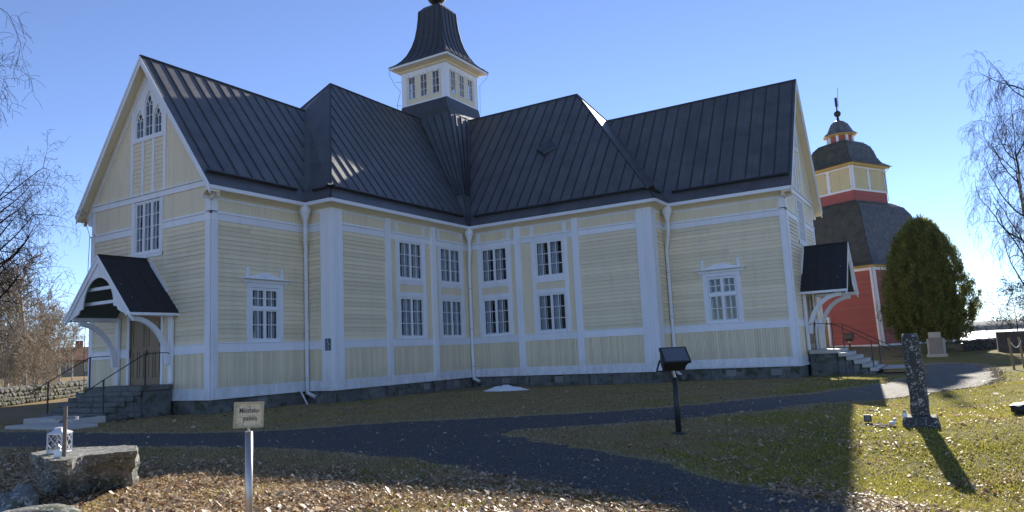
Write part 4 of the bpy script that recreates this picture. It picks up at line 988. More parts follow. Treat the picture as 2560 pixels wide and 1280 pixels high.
# ---- scatter: grass blades and fallen leaves
def frustum_pts(n, dmin, dmax, power=1.0, margin=.5, a0=-34, a1=92):
    n = int(n*126/94); u = RNG.random(n); R_ = (dmin**(2-power)+(dmax**(2-power)-dmin**(2-power))*u)**(1/(2-power))
    A = np.radians(RNG.uniform(a0, a1, n)); x = R_*np.cos(A); y = R_*np.sin(A)
    P = np.stack([x, y, np.full(n, -1.68)], 1); d = P@np.array(CF); sx = P@np.array(CR)/d; sy = P@np.array(CU)/d
    k = 1280/1834.343; ok = (np.abs(sx) < k*(1+margin)) & (sy < .35) & (sy > -k/2*(1.12+margin)) & (d > 0)
    return x[ok], y[ok]
def blocked(x, y):
    b = (x > XG-.1) & (y > YA-.1) | (x > XD-.1) & (y > YB-.1) | (x > XC-.1) & (y > YE-.1) | (x > XR-.1) & (y > YG-.1)
    b |= (x > 13.2) & (x < 17.4) & (y > 24.9) & (y < 29.2); b |= (x > 12.2) & (x < 13.3) & (y > 23.2) & (y < 26.7)
    b |= (x > 35.2) & (x < 39.2) & (y > 1.9) & (y < 6)
    return b
def blades():
    x, y = frustum_pts(900000, 4.5, 34, 1.55)
    ok = ~blocked(x, y) & ~in_poly(x+RNG.normal(0, .14, len(x)), y+RNG.normal(0, .14, len(x)), PBc); x, y = x[ok], y[ok]
    gn = soft(x, y, .9)+soft(x, y, 3.1, 1)*.6; keep = RNG.random(len(x)) < np.clip(.55+.35*gn, .12, 1); x, y = x[keep], y[keep]
    n = len(x); R_ = np.hypot(x, y); z = hgt(x, y)-.028
    h = RNG.uniform(.018, .045, n)*(1+.5*np.clip(soft(x, y, 2.3), -.5, 1)); w = (.0035+.0006*R_)*RNG.uniform(.7, 1.4, n)
    a = RNG.uniform(0, 2*np.pi, n); lean = RNG.uniform(.1, 1.1, n)*h; la = RNG.uniform(0, 2*np.pi, n)
    dx, dy = np.cos(a)*w, np.sin(a)*w
    v = np.stack([np.stack([x-dx, y-dy, z], 1), np.stack([x+dx, y+dy, z], 1), np.stack([x+np.cos(la)*lean, y+np.sin(la)*lean, z+h], 1)], 1).reshape(-1, 3)
    raw('grass', v, np.arange(3*n).reshape(-1, 3), M_BLADE, kind='stuff')
def bladem(t, b):
    f, g, s, n2, n3 = ground_cols(t); ge = nd(t, 'ShaderNodeNewGeometry')
    c = mixc(t, ramp(t, f, [(.50, (0, 0, 0)), (.62, (1, 1, 1))]), (.52, .40, .20), (.42, .39, .08))
    c = mixc(t, ge.outputs['Random Per Island'], c, mixc(t, .5, c, (.10, .08, .03)))
    t.links.new(c, b.inputs['Base Color']); b.inputs['Roughness'].default_value = .55; b.inputs['Specular IOR Level'].default_value = .3
    out = t.nodes['Material Output']; tl = nd(t, 'ShaderNodeBsdfTranslucent'); t.links.new(c, tl.inputs[0]); mx = nd(t, 'ShaderNodeMixShader'); mx.inputs[0].default_value = .5
    t.links.new(b.outputs[0], mx.inputs[1]); t.links.new(tl.outputs[0], mx.inputs[2]); t.links.new(mx.outputs[0], out.inputs[0])
M_BLADE = mat('grass_blades', build=bladem)
blades()
def verge():
    k = RNG.integers(0, len(PB), 260000); d = np.abs(RNG.normal(0, .22, len(k))); a = RNG.uniform(0, 2*np.pi, len(k)); x = PB[k, 0]+np.cos(a)*d; y = PB[k, 1]+np.sin(a)*d
    inside = in_poly(x, y, PBc); R_ = np.hypot(x, y); keep = (R_ > 5) & (R_ < 50) & ~blocked(x, y) & (~inside | (RNG.random(len(x)) < .16)) & (RNG.random(len(x)) < np.clip(.45+.6*soft(x, y, 1.3, 4), .05, 1)); x, y, R_ = x[keep], y[keep], R_[keep]; n = len(x)
    z = hgt(x, y)-.02; h = RNG.uniform(.01, .04, n); w = (.003+.0006*R_)*RNG.uniform(.6, 1.3, n); a = RNG.uniform(0, 6.28, n); la = RNG.uniform(0, 6.28, n); ln = RNG.uniform(.5, 2.6, n)*h
    v = np.stack([np.stack([x-np.cos(a)*w, y-np.sin(a)*w, z], 1), np.stack([x+np.cos(a)*w, y+np.sin(a)*w, z], 1), np.stack([x+np.cos(la)*ln, y+np.sin(la)*ln, z+h], 1)], 1).reshape(-1, 3)
    raw('dry_grass', v, np.arange(3*n).reshape(-1, 3), mat('dry_straw_blades', (.42, .33, .19), .7, var=(8, (.30, .23, .13), (.52, .42, .26), 0, 0)), kind='stuff')
verge()
def leafm(t, b):
    ge = nd(t, 'ShaderNodeNewGeometry')
    c = ramp(t, ge.outputs['Random Per Island'], [(0, (.12, .055, .025)), (.2, (.28, .155, .075)), (.55, (.50, .36, .21)), (1, (.66, .53, .36))])
    t.links.new(c, b.inputs['Base Color']); b.inputs['Roughness'].default_value = .5; b.inputs['Specular IOR Level'].default_value = .35
    out = t.nodes['Material Output']; tl = nd(t, 'ShaderNodeBsdfTranslucent'); t.links.new(c, tl.inputs[0]); mx = nd(t, 'ShaderNodeMixShader'); mx.inputs[0].default_value = .3
    t.links.new(b.outputs[0], mx.inputs[1]); t.links.new(tl.outputs[0], mx.inputs[2]); t.links.new(mx.outputs[0], out.inputs[0])
M_LEAF = mat('dry_fallen_leaves', build=leafm)
def leaf_litter():
    x, y = frustum_pts(1300000, 4.5, 30, 1.5)
    ok = ~blocked(x, y); x, y = x[ok], y[ok]; R_ = np.hypot(x, y)
    cl = np.clip(.5+.9*soft(x, y, 1.9, 3)+.5*soft(x, y, 6.1), 0, 1.5)
    lip = np.clip(1-(x-6.6-.6*soft(y, x, 1.1))/2.6, 0, 1)*(y > 2.6-.3*soft(x, y, 2))
    dens = .012+.05*cl+1.45*lip*(.18+.75*cl)
    rgt = (y < 3.4)*np.clip(26-x, 0, 10)/10*(.05+.55*np.clip(soft(x, y, 1.1, 5)+.6*soft(x, y, 4.0, 2)-.25, 0, 1)); rgt = rgt+(y < 2.2)*np.clip((11.6-x)/2.5, 0, 1)*(.35+1.1*np.clip(.3+soft(x, y, 2.7)+.5*soft(x, y, 7), 0, 1.4))
    dens = np.maximum(dens, rgt); ip = in_poly(x, y, PBc); dens = np.where(ip, dens*.08+.01, dens)
    keep = RNG.random(len(x)) < dens*.52; x, y = x[keep], y[keep]; n = len(x); R_ = np.hypot(x, y)
    z = hgt(x, y)+np.where(ip[keep], .016, RNG.uniform(-.02, .010, n)); s = RNG.lognormal(-4.32, .42, n)*(1+.015*R_)
    a = RNG.uniform(0, 2*np.pi, n); tl = RNG.normal(0, .42, n); tl2 = RNG.normal(0, .42, n); cu = RNG.uniform(-.5, .9, n)
    def P(u, v, q): return np.stack([x+(np.cos(a)*u-np.sin(a)*v)*s, y+(np.sin(a)*u+np.cos(a)*v)*s, z+(u*tl+v*tl2+q*cu)*s+.4*s], 1)
    v = np.stack([P(-1.1, 0, 0), P(-.2, -.75, .5), P(1.2, 0, .1), P(-.1, .75, .5), P(.1, 0, -.1)], 1).reshape(-1, 3)
    b = np.arange(n)*5; F = np.stack([np.stack([b, b+1, b+4], 1), np.stack([b+1, b+2, b+4], 1), np.stack([b+2, b+3, b+4], 1), np.stack([b+3, b, b+4], 1)], 1).reshape(-1, 3)
    raw('leaf_litter', v, F, M_LEAF, kind='stuff'); print('leaves', n)
leaf_litter()
def pebbles():
    x, y = frustum_pts(60000, 6, 26, 1.5); ok = in_poly(x, y, PBc); x, y = x[ok], y[ok]; n = len(x); z = hgt(x, y)+.012; s = RNG.uniform(.006, .016, n)
    a = RNG.uniform(0, 6.28, n); c, d = np.cos(a)*s, np.sin(a)*s
    v = np.stack([np.stack([x+c, y+d, z], 1), np.stack([x-d, y+c, z], 1), np.stack([x-c, y-d, z], 1), np.stack([x+d, y-c, z], 1), np.stack([x, y, z+s*.9], 1)], 1).reshape(-1, 3)
    b = np.arange(n)*5; F = np.stack([np.stack([b+i, b+(i+1) % 4, b+4], 1) for i in range(4)], 1).reshape(-1, 3)
    raw('gravel', v, F, mat('gravel_stones', (.3, .29, .28), .7, var=(14, (.05, .05, .05), (.20, .19, .18), 0, 0)), kind='stuff')
pebbles()
# ---- memorial rock with cross and lanterns
def memorial_rock():
    top = [(5.16, 10.045), (5.259, 9.905), (5.684, 10.237), (6.178, 9.876), (6.56, 10.50), (6.40, 11.2), (6.05, 11.75), (5.60, 11.47)]
    bot = [(5.60, 10.80), (5.70, 10.64), (6.05, 10.80), (6.55, 10.55), (6.85, 10.9), (6.9, 11.6), (6.5, 12.3), (6.0, 12.0)]
    bm = bmesh.new(); N = 8
    lv = [(bot, -.12, 0), (bot, .02, 0), (None, .2, .35), (None, .42, .75), (top, .575, 1)]
    rings = []
    for L, z, t in lv:
        pts = L or [(b[0]*(1-t)+a[0]*t, b[1]*(1-t)+a[1]*t) for a, b in zip(top, bot)]
        rings.append([bm.verts.new((x, y, z)) for x, y in pts])
    for r0, r1 in zip(rings, rings[1:]):
        for i in range(N): bm.faces.new((r0[i], r0[(i+1) % N], r1[(i+1) % N], r1[i]))
    bm.faces.new(rings[-1]); bm.faces.new(rings[0][::-1]); bmesh.ops.recalc_face_normals(bm, faces=bm.faces)
    bmesh.ops.triangulate(bm, faces=bm.faces)
    for _ in range(4): bmesh.ops.subdivide_edges(bm, edges=[e for e in bm.edges if e.calc_length() > .09], cuts=1, use_grid_fill=True); 
    bmesh.ops.triangulate(bm, faces=[f for f in bm.faces if len(f.verts) > 4])
    bm.normal_update()
    for v in bm.verts:
        p = v.co; k = .2 if v.normal.z > .7 else 1
        d = noise.fractal(p*2.2, 1, 2, 5)*.06+noise.fractal(p*9, 1, 2, 4)*.025
        v.co = p+v.normal*d*k
    me = bpy.data.meshes.new('memorial_rock'); bm.to_mesh(me); bm.free()
    o = link('memorial_rock', me, M_BOULDER); return thing(o, 'large flat-topped granite block carrying a small cross and white lantern', 'boulder')
memorial_rock()
ZB = .585
def cross(c):
    r = empty('memorial_cross', c, 'thin grey metal cross standing on the flat granite block', 'cross')
    F = Fr(c, (.75, -.66, 0)); 
    MB().box(F, -.022, .022, 0, .66, -.004, .004).box(F, .014, .022, 0, .66, -.03, -.0041).build('upright', mat('weathered_bronze', (.16, .13, .11), .5, metal=.4), r)
    MB().bar(F.p(-.02, .50, .01)-F.S*.09, F.p(0, .50, .01)+F.S*.13, .02, .014).build('crossbar', mat('weathered_bronze'), r)
    MB().box(F, .12, .16, .475, .52, .0, .012).build('end_plate', M_WHITE, r)
cross((5.44, 10.31, ZB))
def lantern(c):
    r = empty('lantern', c, 'white metal lantern with crossed lattice sides standing on the rock', 'lantern'); c = V(c); a = .105; h = .26; rot = Matrix.Rotation(.5, 3, 'Z')
    q = lambda x, y, z: c+rot@V((x, y, z)); mb = MB()
    for x in (-a, a):
        for y in (-a, a): mb.bar(q(x, y, 0), q(x, y, h), .016)
    for z in (.01, h):
        for i in range(4):
            p = [(-a, -a), (a, -a), (a, a), (-a, a)]; mb.bar(q(*p[i], z), q(*p[(i+1) % 4], z), .018)
    mb.build('frame', M_WHITE, r); mb = MB()
    for i in range(4):
        p = [(-a, -a), (a, -a), (a, a), (-a, a)]; A, B = p[i], p[(i+1) % 4]; m = ((A[0]+B[0])/2, (A[1]+B[1])/2)
        for z0, z1 in ((0, h/2), (h/2, h)):
            mb.bar(q(*A, z0), q(*m, z1), .006); mb.bar(q(*m, z0), q(*B, z1), .006); mb.bar(q(*B, z0), q(*m, z1), .006); mb.bar(q(*m, z0), q(*A, z1), .006)
    mb.build('lattice', M_WHITE, r)
    for i in range(4):
        p = [(-a, -a), (a, -a), (a, a), (-a, a)]; A, B = p[i], p[(i+1) % 4]
        MB().prism([q(A[0]*.96, A[1]*.96, .01), q(B[0]*.96, B[1]*.96, .01), q(B[0]*.96, B[1]*.96, h), q(A[0]*.96, A[1]*.96, h)], (0.001, .001, 0)).build('pane', M_GLASS, r)
    MB().hexa([q(-a-.015, -a-.015, h+.01), q(a+.015, -a-.015, h+.01), q(a+.015, a+.015, h+.01), q(-a-.015, a+.015, h+.01), q(-.04, -.04, h+.06), q(.04, -.04, h+.06), q(.04, .04, h+.06), q(-.04, .04, h+.06)]).hexa([q(x, y, z) for z in (h+.06, h+.085) for x, y in ((-.05, -.05), (.05, -.05), (.05, .05), (-.05, .05))]).build('lid', M_WHITE, r)
    MB().rev(tuple(c), [(.03, .01), (.03, .12), (.005, .125)], 12).build('candle', M_WHITE, r)
lantern((5.74, 11.0, ZB))
def jar(c, s, label, nm='glass_candle', white=True):
    r = empty(nm, c, label, 'candle'); M_J = mat('milky_glass', (.82, .84, .84), .15)
    MB().rev(c, [(.042*s, 0), (.048*s, .01*s), (.048*s, .07*s), (.03*s, .10*s), (.03*s, .11*s)], 14).build('glass_body', M_J, r, smooth=True)
    MB().rev((c[0], c[1], c[2]), [(.034*s, .11*s), (.036*s, .112*s), (.036*s, .135*s), (.01*s, .15*s), (.012*s, .165*s)], 14).build('lid', M_STEEL, r, smooth=True)
jar((5.39, 10.36, ZB), 1.0, 'small milky glass candle in front of the white lantern on the rock')
for i, (c, s, rz, lab) in enumerate((((4.90, 10.45, .02), (.62, .5, .42), .3, 'rounded grey boulder at the bottom left corner of the grass'), ((5.18, 10.75, .05), (.45, .3, .42), 1.2, 'upright grey slab stone leaning behind the rounded corner boulder'), ((4.82, 9.75, -.03), (.95, .5, .28), -.6, 'low flat grey stone right of the rounded corner boulder'), ((4.45, 10.0, -.02), (.5, .5, .3), .9, 'small grey stone at the very bottom edge by the corner boulder'))):
    thing(rock('boulder', c, s, M_BOULDER, None, i+3, 4, .10, rz), lab, 'stone', 'boulders beside the memorial rock')
# ---- sign on a steel post
def sign():
    # place in line with the photograph's sign, 6.3 m away
    d = CF+CR*((622-1280)/1834.343)+CU*((640-1037)/1834.343); c = EYE+d*6.3
    r = empty('memorial_sign', (c.x, c.y, 0), 'brass framed sign reading Muistelupaikka on a round steel post', 'sign')
    F = Fr((c.x, c.y, 0), (d.y+.18, -d.x, 0)); z = c.z; w, h = .122, .108; tl = -.035
    MB().tube([(c.x, c.y, 0), (c.x, c.y, z-h-.03)], .031, 20).build('post', M_STEEL, r, smooth=True)
    MB().tube([(c.x, c.y, z-h-.035), (c.x, c.y, z-h-.028)], .033, 20).tube([(c.x, c.y, z-h-.03), (c.x, c.y, z-h+.01)], .010, 10).build('collar', M_STEEL, r)
    ang = math.radians(-2.5); q = lambda a, b, dd: F.p(a*math.cos(ang)-b*math.sin(ang), z+a*math.sin(ang)+b*math.cos(ang), dd)
    def fb(a0, a1, b0, b1, d0, d1, nm, m):
        MB().hexa([q(a0, b0, d1), q(a1, b0, d1), q(a1, b0, d0), q(a0, b0, d0), q(a0, b1, d1), q(a1, b1, d1), q(a1, b1, d0), q(a0, b1, d0)]).build(nm, m, r)
    fb(-w, w, h-.016, h, -.012, .014, 'frame', M_BRASS); fb(-w, w, -h, -h+.016, -.012, .014, 'frame', M_BRASS)
    fb(-w, -w+.014, -h+.016, h-.016, -.012, .014, 'frame', M_BRASS); fb(w-.014, w, -h+.016, h-.016, -.012, .014, 'frame', M_BRASS)
    def face(t, b):  # mottling painted into the colour stands for tree reflections on the plate
        n = noise_n(t, 22, 3, .6, 1.5); c_ = ramp(t, n, [(.36, (.42, .37, .30)), (.45, (.62, .54, .35)), (.6, (.74, .65, .44)), (.7, (.66, .50, .36))]); t.links.new(c_, b.inputs['Base Color']); b.inputs['Roughness'].default_value = .5
    fb(-w+.014, w-.014, -h+.016, h-.016, -.008, .004, 'printed_panel', mat('sign_face_painted_reflections', build=face))
    for k, (tx, b0) in enumerate((('Muistelu-', .018), ('paikka', -.047))):
        cu = bpy.data.curves.new('t', 'FONT'); cu.body = tx; cu.size = .060; cu.align_x = 'CENTER'; cu.extrude = .0008; cu.offset = .0006
        to = bpy.data.objects.new('t', cu); me = bpy.data.meshes.new_from_object(to); bpy.data.objects.remove(to)
        M = Matrix(((F.S.x, 0, F.n.x), (F.S.y, 0, F.n.y), (0, 1, 0))).to_4x4() @ Matrix.Rotation(ang, 4, 'Z') @ Matrix.Diagonal((.74, 1.0, 1, 1)); M.translation = q(0.004 if k == 0 else .012, b0, .0055)
        place('lettering', me, M, r, mat('dark_lettering', (.07, .06, .07), .6))
sign()
# wheelchair sign on the pilaster
def access_sign():
    F = Fr((XD-.085, YB-.085, 0), (1, 0, 0)); F = Fr((XD-.09, YB+.45, 0), (0, -1, 0))
    c = .26; z = 2.33; r = empty('accessibility_sign', F.p(c, z, .006), 'small grey plate with wheelchair symbol and arrow on the white pilaster', 'sign')
    MB().box(F, c-.155, c+.155, z-.24, z+.24, .003, .015).build('plate', M_GREYPL, r)
    P = lambda a, b: F.p(c+a, z+b, .018); mb = MB(); m = mat('white_symbol', (.75, .77, .8), .5)
    mb.tube([P(.06*math.cos(a), .02+.06*math.sin(a)) for a in np.linspace(-2.6+.2, 1.2-.4, 12)], .008, 4)
    for a, b in (((-.01, .16), (-.005, .06)), ((-.005, .06), (.055, .06)), ((.055, .06), (.085, -.035)), ((.085, -.035), (.105, -.03)), ((-.01, .11), (.04, .105))): mb.bar(P(*a), P(*b), .016, .006)
    mb.rev(tuple(P(-.012, .185)), [(.016, -.01), (.016, .01)], 10)
    for a, b in (((-.07, -.15), (.06, -.15)), ((.065, -.15), (.015, -.105)), ((.065, -.15), (.015, -.195))): mb.bar(P(*a), P(*b), .018, .006)
    mb.build('symbol', m, r)
access_sign()
# ---- floodlights
def floodlight(c, zt, s, rz, label):
    r = empty('floodlight', c, label, 'floodlight', 'floodlights on posts round the church'); c = V(c)
    MB().tube([c, c+V((0, 0, zt))], .055*s, 14).build('post', M_IRON, r, smooth=True); MB().rev(tuple(c), [(.13*s, -.02), (.13*s, .03), (.06*s, .05)], 12).build('base_flange', M_IRON, r)
    R3 = Matrix.Rotation(rz, 3, 'Z'); top = c+V((0, 0, zt)); MB().tube([top, top+V((-.02, .02, .12*s))], .032*s, 8).build('bracket', M_STEEL, r)
    w, d, h = .25*s, .17*s, .20*s; T = top+V((0, 0, .12*s+h)); tilt = Matrix.Rotation(math.radians(-48), 3, 'Y')
    q = lambda x, y, z: T+R3@(tilt@V((x, y, z)))
    mb = MB(); mb.hexa([q(-d*.55, -w*.8, -h*.9), q(d*.55, -w*.8, -h*.9), q(d*.55, w*.8, -h*.9), q(-d*.55, w*.8, -h*.9), q(-d, -w, h*.6), q(d, -w, h*.6), q(d, w, h*.6), q(-d, w, h*.6)]); mb.build('housing', M_IRON, r, bevel=.01)
    MB().hexa([q(x*d*1.12, y*w*1.06, z) for z in (h*.61, h*.85) for x, y in ((-1, -1), (1, -1), (1, 1), (-1, 1))]).build('rim', M_IRON, r)
    MB().hexa([q(x*d*.95, y*w*.92, z) for z in (h*.851, h*.87) for x, y in ((-1, -1), (1, -1), (1, 1), (-1, 1))]).build('lens', mat('lamp_glass', (.10, .11, .13), .08, spec=.9), r)
    for y in (-1, 1): MB().bar(q(0, y*w*1.1, h*.1), q(0, y*w*1.1, -h*1.5), .03*s, .012).build('yoke_arm', M_IRON, r)
    MB().bar(q(0, -w*1.1, -h*1.5), q(0, w*1.1, -h*1.5), .03*s, .012, up=(1, 0, 0)).build('yoke', M_IRON, r)
floodlight(rp3((13.63, 4.68, 0)), 1.06, 1.0, math.radians(38), 'black box floodlight on a dark post in the middle of the lawn')
floodlight((44.2, 5.15, 0), 1.25, .95, math.radians(170), 'black floodlight on a post beside the sunlit right steps')
# ---- snow
def snow():
    bm = bmesh.new(); bmesh.ops.create_grid(bm, x_segments=60, y_segments=40, size=1)
    for v in bm.verts:
        x, y = v.co.x, v.co.y; rr = math.hypot(x, y*1.05); a = math.atan2(y, x)
        edge = .86+.14*noise.noise(V((math.cos(a)*2, math.sin(a)*2, 3)))
        h = .23*max(0, 1-(rr/edge)**1.7)**1.15*(1+.5*noise.fractal(V((x*2.2, y*2.2, 1)), 1, 2, 4)); z = h-.03+(.02*noise.noise(V((x*9, y*9, 0))) if h > 0 else 0)
        v.co = V((x*.75, y*1.45, z))
    bmesh.ops.delete(bm, geom=[v for v in bm.verts if v.co.z < -.028], context='VERTS')
    me = bpy.data.meshes.new('snow_pile'); bm.to_mesh(me); bm.free(); me.polygons.foreach_set('use_smooth', [True]*len(me.polygons))
    def sn(t, b):
        c = mixc(t, ramp(t, noise_n(t, 24, 3, .6), [(.66, (0, 0, 0)), (.72, (1, 1, 1))]), (.80, .82, .85), (.12, .11, .10)); t.links.new(c, b.inputs['Base Color']); b.inputs['Roughness'].default_value = .7
        t.links.new(bump(t, noise_n(t, 16, 4, .6), .5, .03), b.inputs['Normal'])
    o = link('snow_pile', me, mat('old_snow', build=sn)); o.location = (28.2, 17.5, 0); thing(o, 'last patch of dirty white snow melting on the shaded grass', 'snow')
snow()
# ---- gravestone pillar
PX_, PY_ = RP(15.62, .78); PZ = hg(PX_, PY_); PS = PX_/15.62
def pillar():
    r = empty('gravestone', (15.62, .78, 0), 'tall narrow dark gravestone pillar speckled with pale lichen', 'gravestone')
    bm = bmesh.new(); n = 20; m = 34; rings = []
    for j in range(m+1):
        t = j/m; z = .16+1.50*t; rad = .155*(1-t)+.142*t
        if t > .93: rad *= 1-.22*((t-.93)/.07)**2
        ring = []
        for i in range(n):
            a = 2*math.pi*i/n; ca, sa = math.cos(a), math.sin(a); q = (abs(ca)**3+abs(sa)**3)**(-1/3)
            p = V((ca*q*rad*.82, sa*q*rad, z)); p *= 1; d = 1+.15*noise.fractal(V((ca*1.2, sa*1.2, z*2.5)), 1, 2, 5)+.07*noise.noise(V((ca*4, sa*4, z*11)))
            ring.append(bm.verts.new((15.62+p.x*d+.0*t, .78+p.y*d-.04*(1-t)-.05*t*0, z)))
        rings.append(ring)
    for a, b in zip(rings, rings[1:]):
        for i in range(n): bm.faces.new((a[i], a[(i+1) % n], b[(i+1) % n], b[i]))
    bm.faces.new(rings[-1]); bm.faces.new(rings[0][::-1])
    for v in bm.verts: v.co -= V((15.62, .78, 0))
    me = bpy.data.meshes.new('shaft'); bm.to_mesh(me); bm.free(); me.polygons.foreach_set('use_smooth', [True]*len(me.polygons)); link('shaft', me, M_PILLAR, r)
    MB().hexa([(15.30, .46, -.05), (15.95, .46, -.05), (15.95, 1.06, -.05), (15.30, 1.06, -.05), (15.33, .49, .15), (15.92, .49, .15), (15.92, 1.03, .15), (15.33, 1.03, .15)]).build('plinth', M_PILLAR, r, bevel=.02)
    r.location = (PX_, PY_, PZ); r.scale = (PS, PS, PS)
pillar()
jar(rp3((15.45, 1.0, .16)), .95, 'white grave candle standing on the plinth of the dark pillar')
def grave_light(c, rz, lab):
    o = MB().rev((0, 0, 0), [(.032, 0), (.036, .02), (.036, .09), (.026, .105), (.026, .12)], 12).build('grave_candle', mat('white_plastic', (.78, .76, .74), .4), None, smooth=True); o.location = rp3(c); o.rotation_euler = (math.radians(90), 0, rz); thing(o, lab, 'candle', 'used candles by the gravestone')
grave_light((15.35, 1.26, .05), .4, 'fallen white grave candle left of the pillar plinth'); grave_light((15.9, 1.22, .05), 1.4, 'second fallen white candle just behind the first one')
thing(rock('soil_patch', rp3((15.55, 1.55, -.06)), (.6, .8, .14), mat('dark_soil', (.03, .022, .015), .95, var=(20, (.015, .012, .008), (.06, .045, .03), .8, .02)), None, 5, 4, .25), 'low heap of dark planting soil beside the pillar', 'soil')
def plaque():
    c = rp3((15.79, 1.66, 0)); F = Fr(c, (.06, -1, 0)); r = empty('grave_marker', c, 'tiny framed square marker standing alone in the lit grass', 'marker')
    MB().box(F, -.075, .075, .02, .17, -.012, .01).build('frame', M_IRON, r); MB().box(F, -.052, .052, .045, .148, .0101, .013).build('plate', M_PLAQ, r); MB().box(F, -.01, .01, -.1, .02, -.006, .006).build('stake', M_IRON, r)
plaque()
thing(rock('dark_stone', rp3((18.1, -1.25, .06)), (.62, 1.25, .32), mat('black_stone', (.012, .012, .014), .6, var=(4, (.008, .008, .01), (.03, .03, .03), .5, .03)), None, 9, 4, .2, .2), 'low black lump of stone lying at the right edge of the lawn', 'stone')
for i, c in enumerate(((57, 4.69, .02), (54.4, 3.2, .02))): thing(rock('earth_mound', c, (1.4, 1.5, .38), mat('dark_soil'), None, i+20, 3, .2), ('dark little earth mound in front of the red tower wall', 'dark little earth mound between pillar and pale monument')[i], 'mound', 'earth mounds before the bell tower')
def monument():
    c = EYE+(CF+CR*((2344-1280)/1834.343)+CU*((640-893)/1834.343))*45.5; gz = c.z; b = V((c.x, c.y, 0)); F = Fr(b, (.10, -1, 0))
    r = empty('monument', (c.x, c.y, gz), 'pale grey stepped granite war memorial in front of the bushy conifer', 'monument')
    MB().box(F, -.55, .55, gz-.2, gz+.20, -.35, .35).build('base', M_MONU, r, bevel=.02); MB().box(F, -.48, .48, gz+.2, gz+1.15, -.22, .22).build('shoulder', M_MONU, r, bevel=.02)
    MB().box(F, -.40, .34, gz+.202, gz+1.22, .05, .27).build('inscription_slab', M_PLAQ, r, bevel=.01); MB().box(F, -.36, .30, gz+1.151, gz+1.55, -.2, .2).build('top', M_MONU, r, bevel=.03)
monument()
# ---- red bell tower -------------------------------------------------------
BTC = V((73.565, 7.5, .55)); BA = math.radians(196.5-45)      # azimuth of one face normal
bt = empty('bell_tower', tuple(BTC), 'red timber bell tower with three curved tarred shingle roofs beside the church', 'bell tower')
def bsq(prof, n=4, ang=None): return MB().rev((BTC.x, BTC.y, 0), prof, n, BA+math.pi/4 if ang is None else ang)
s2_ = math.sqrt(2)
def bt_faces(r): 
    h = r/s2_
    for k in range(4):
        a = BA+k*math.pi/2; n = V((math.cos(a), math.sin(a), 0)); S = V((0, 0, 1)).cross(n); yield k, Fr((BTC.x+n.x*h, BTC.y+n.y*h, 0), tuple(S)), h
def lat(zb, zt, rb, rt, z): return (rb+(rt-rb)*(z-zb)/(zt-zb))/s2_
ZB0, ZB1, RB0, RB1 = .75, 7.35, 7.75, 7.1
bsq([(RB0+.15, -.3), (RB0+.15, .62), (RB0, .70)]).build('plinth', M_WALLDK, bt)
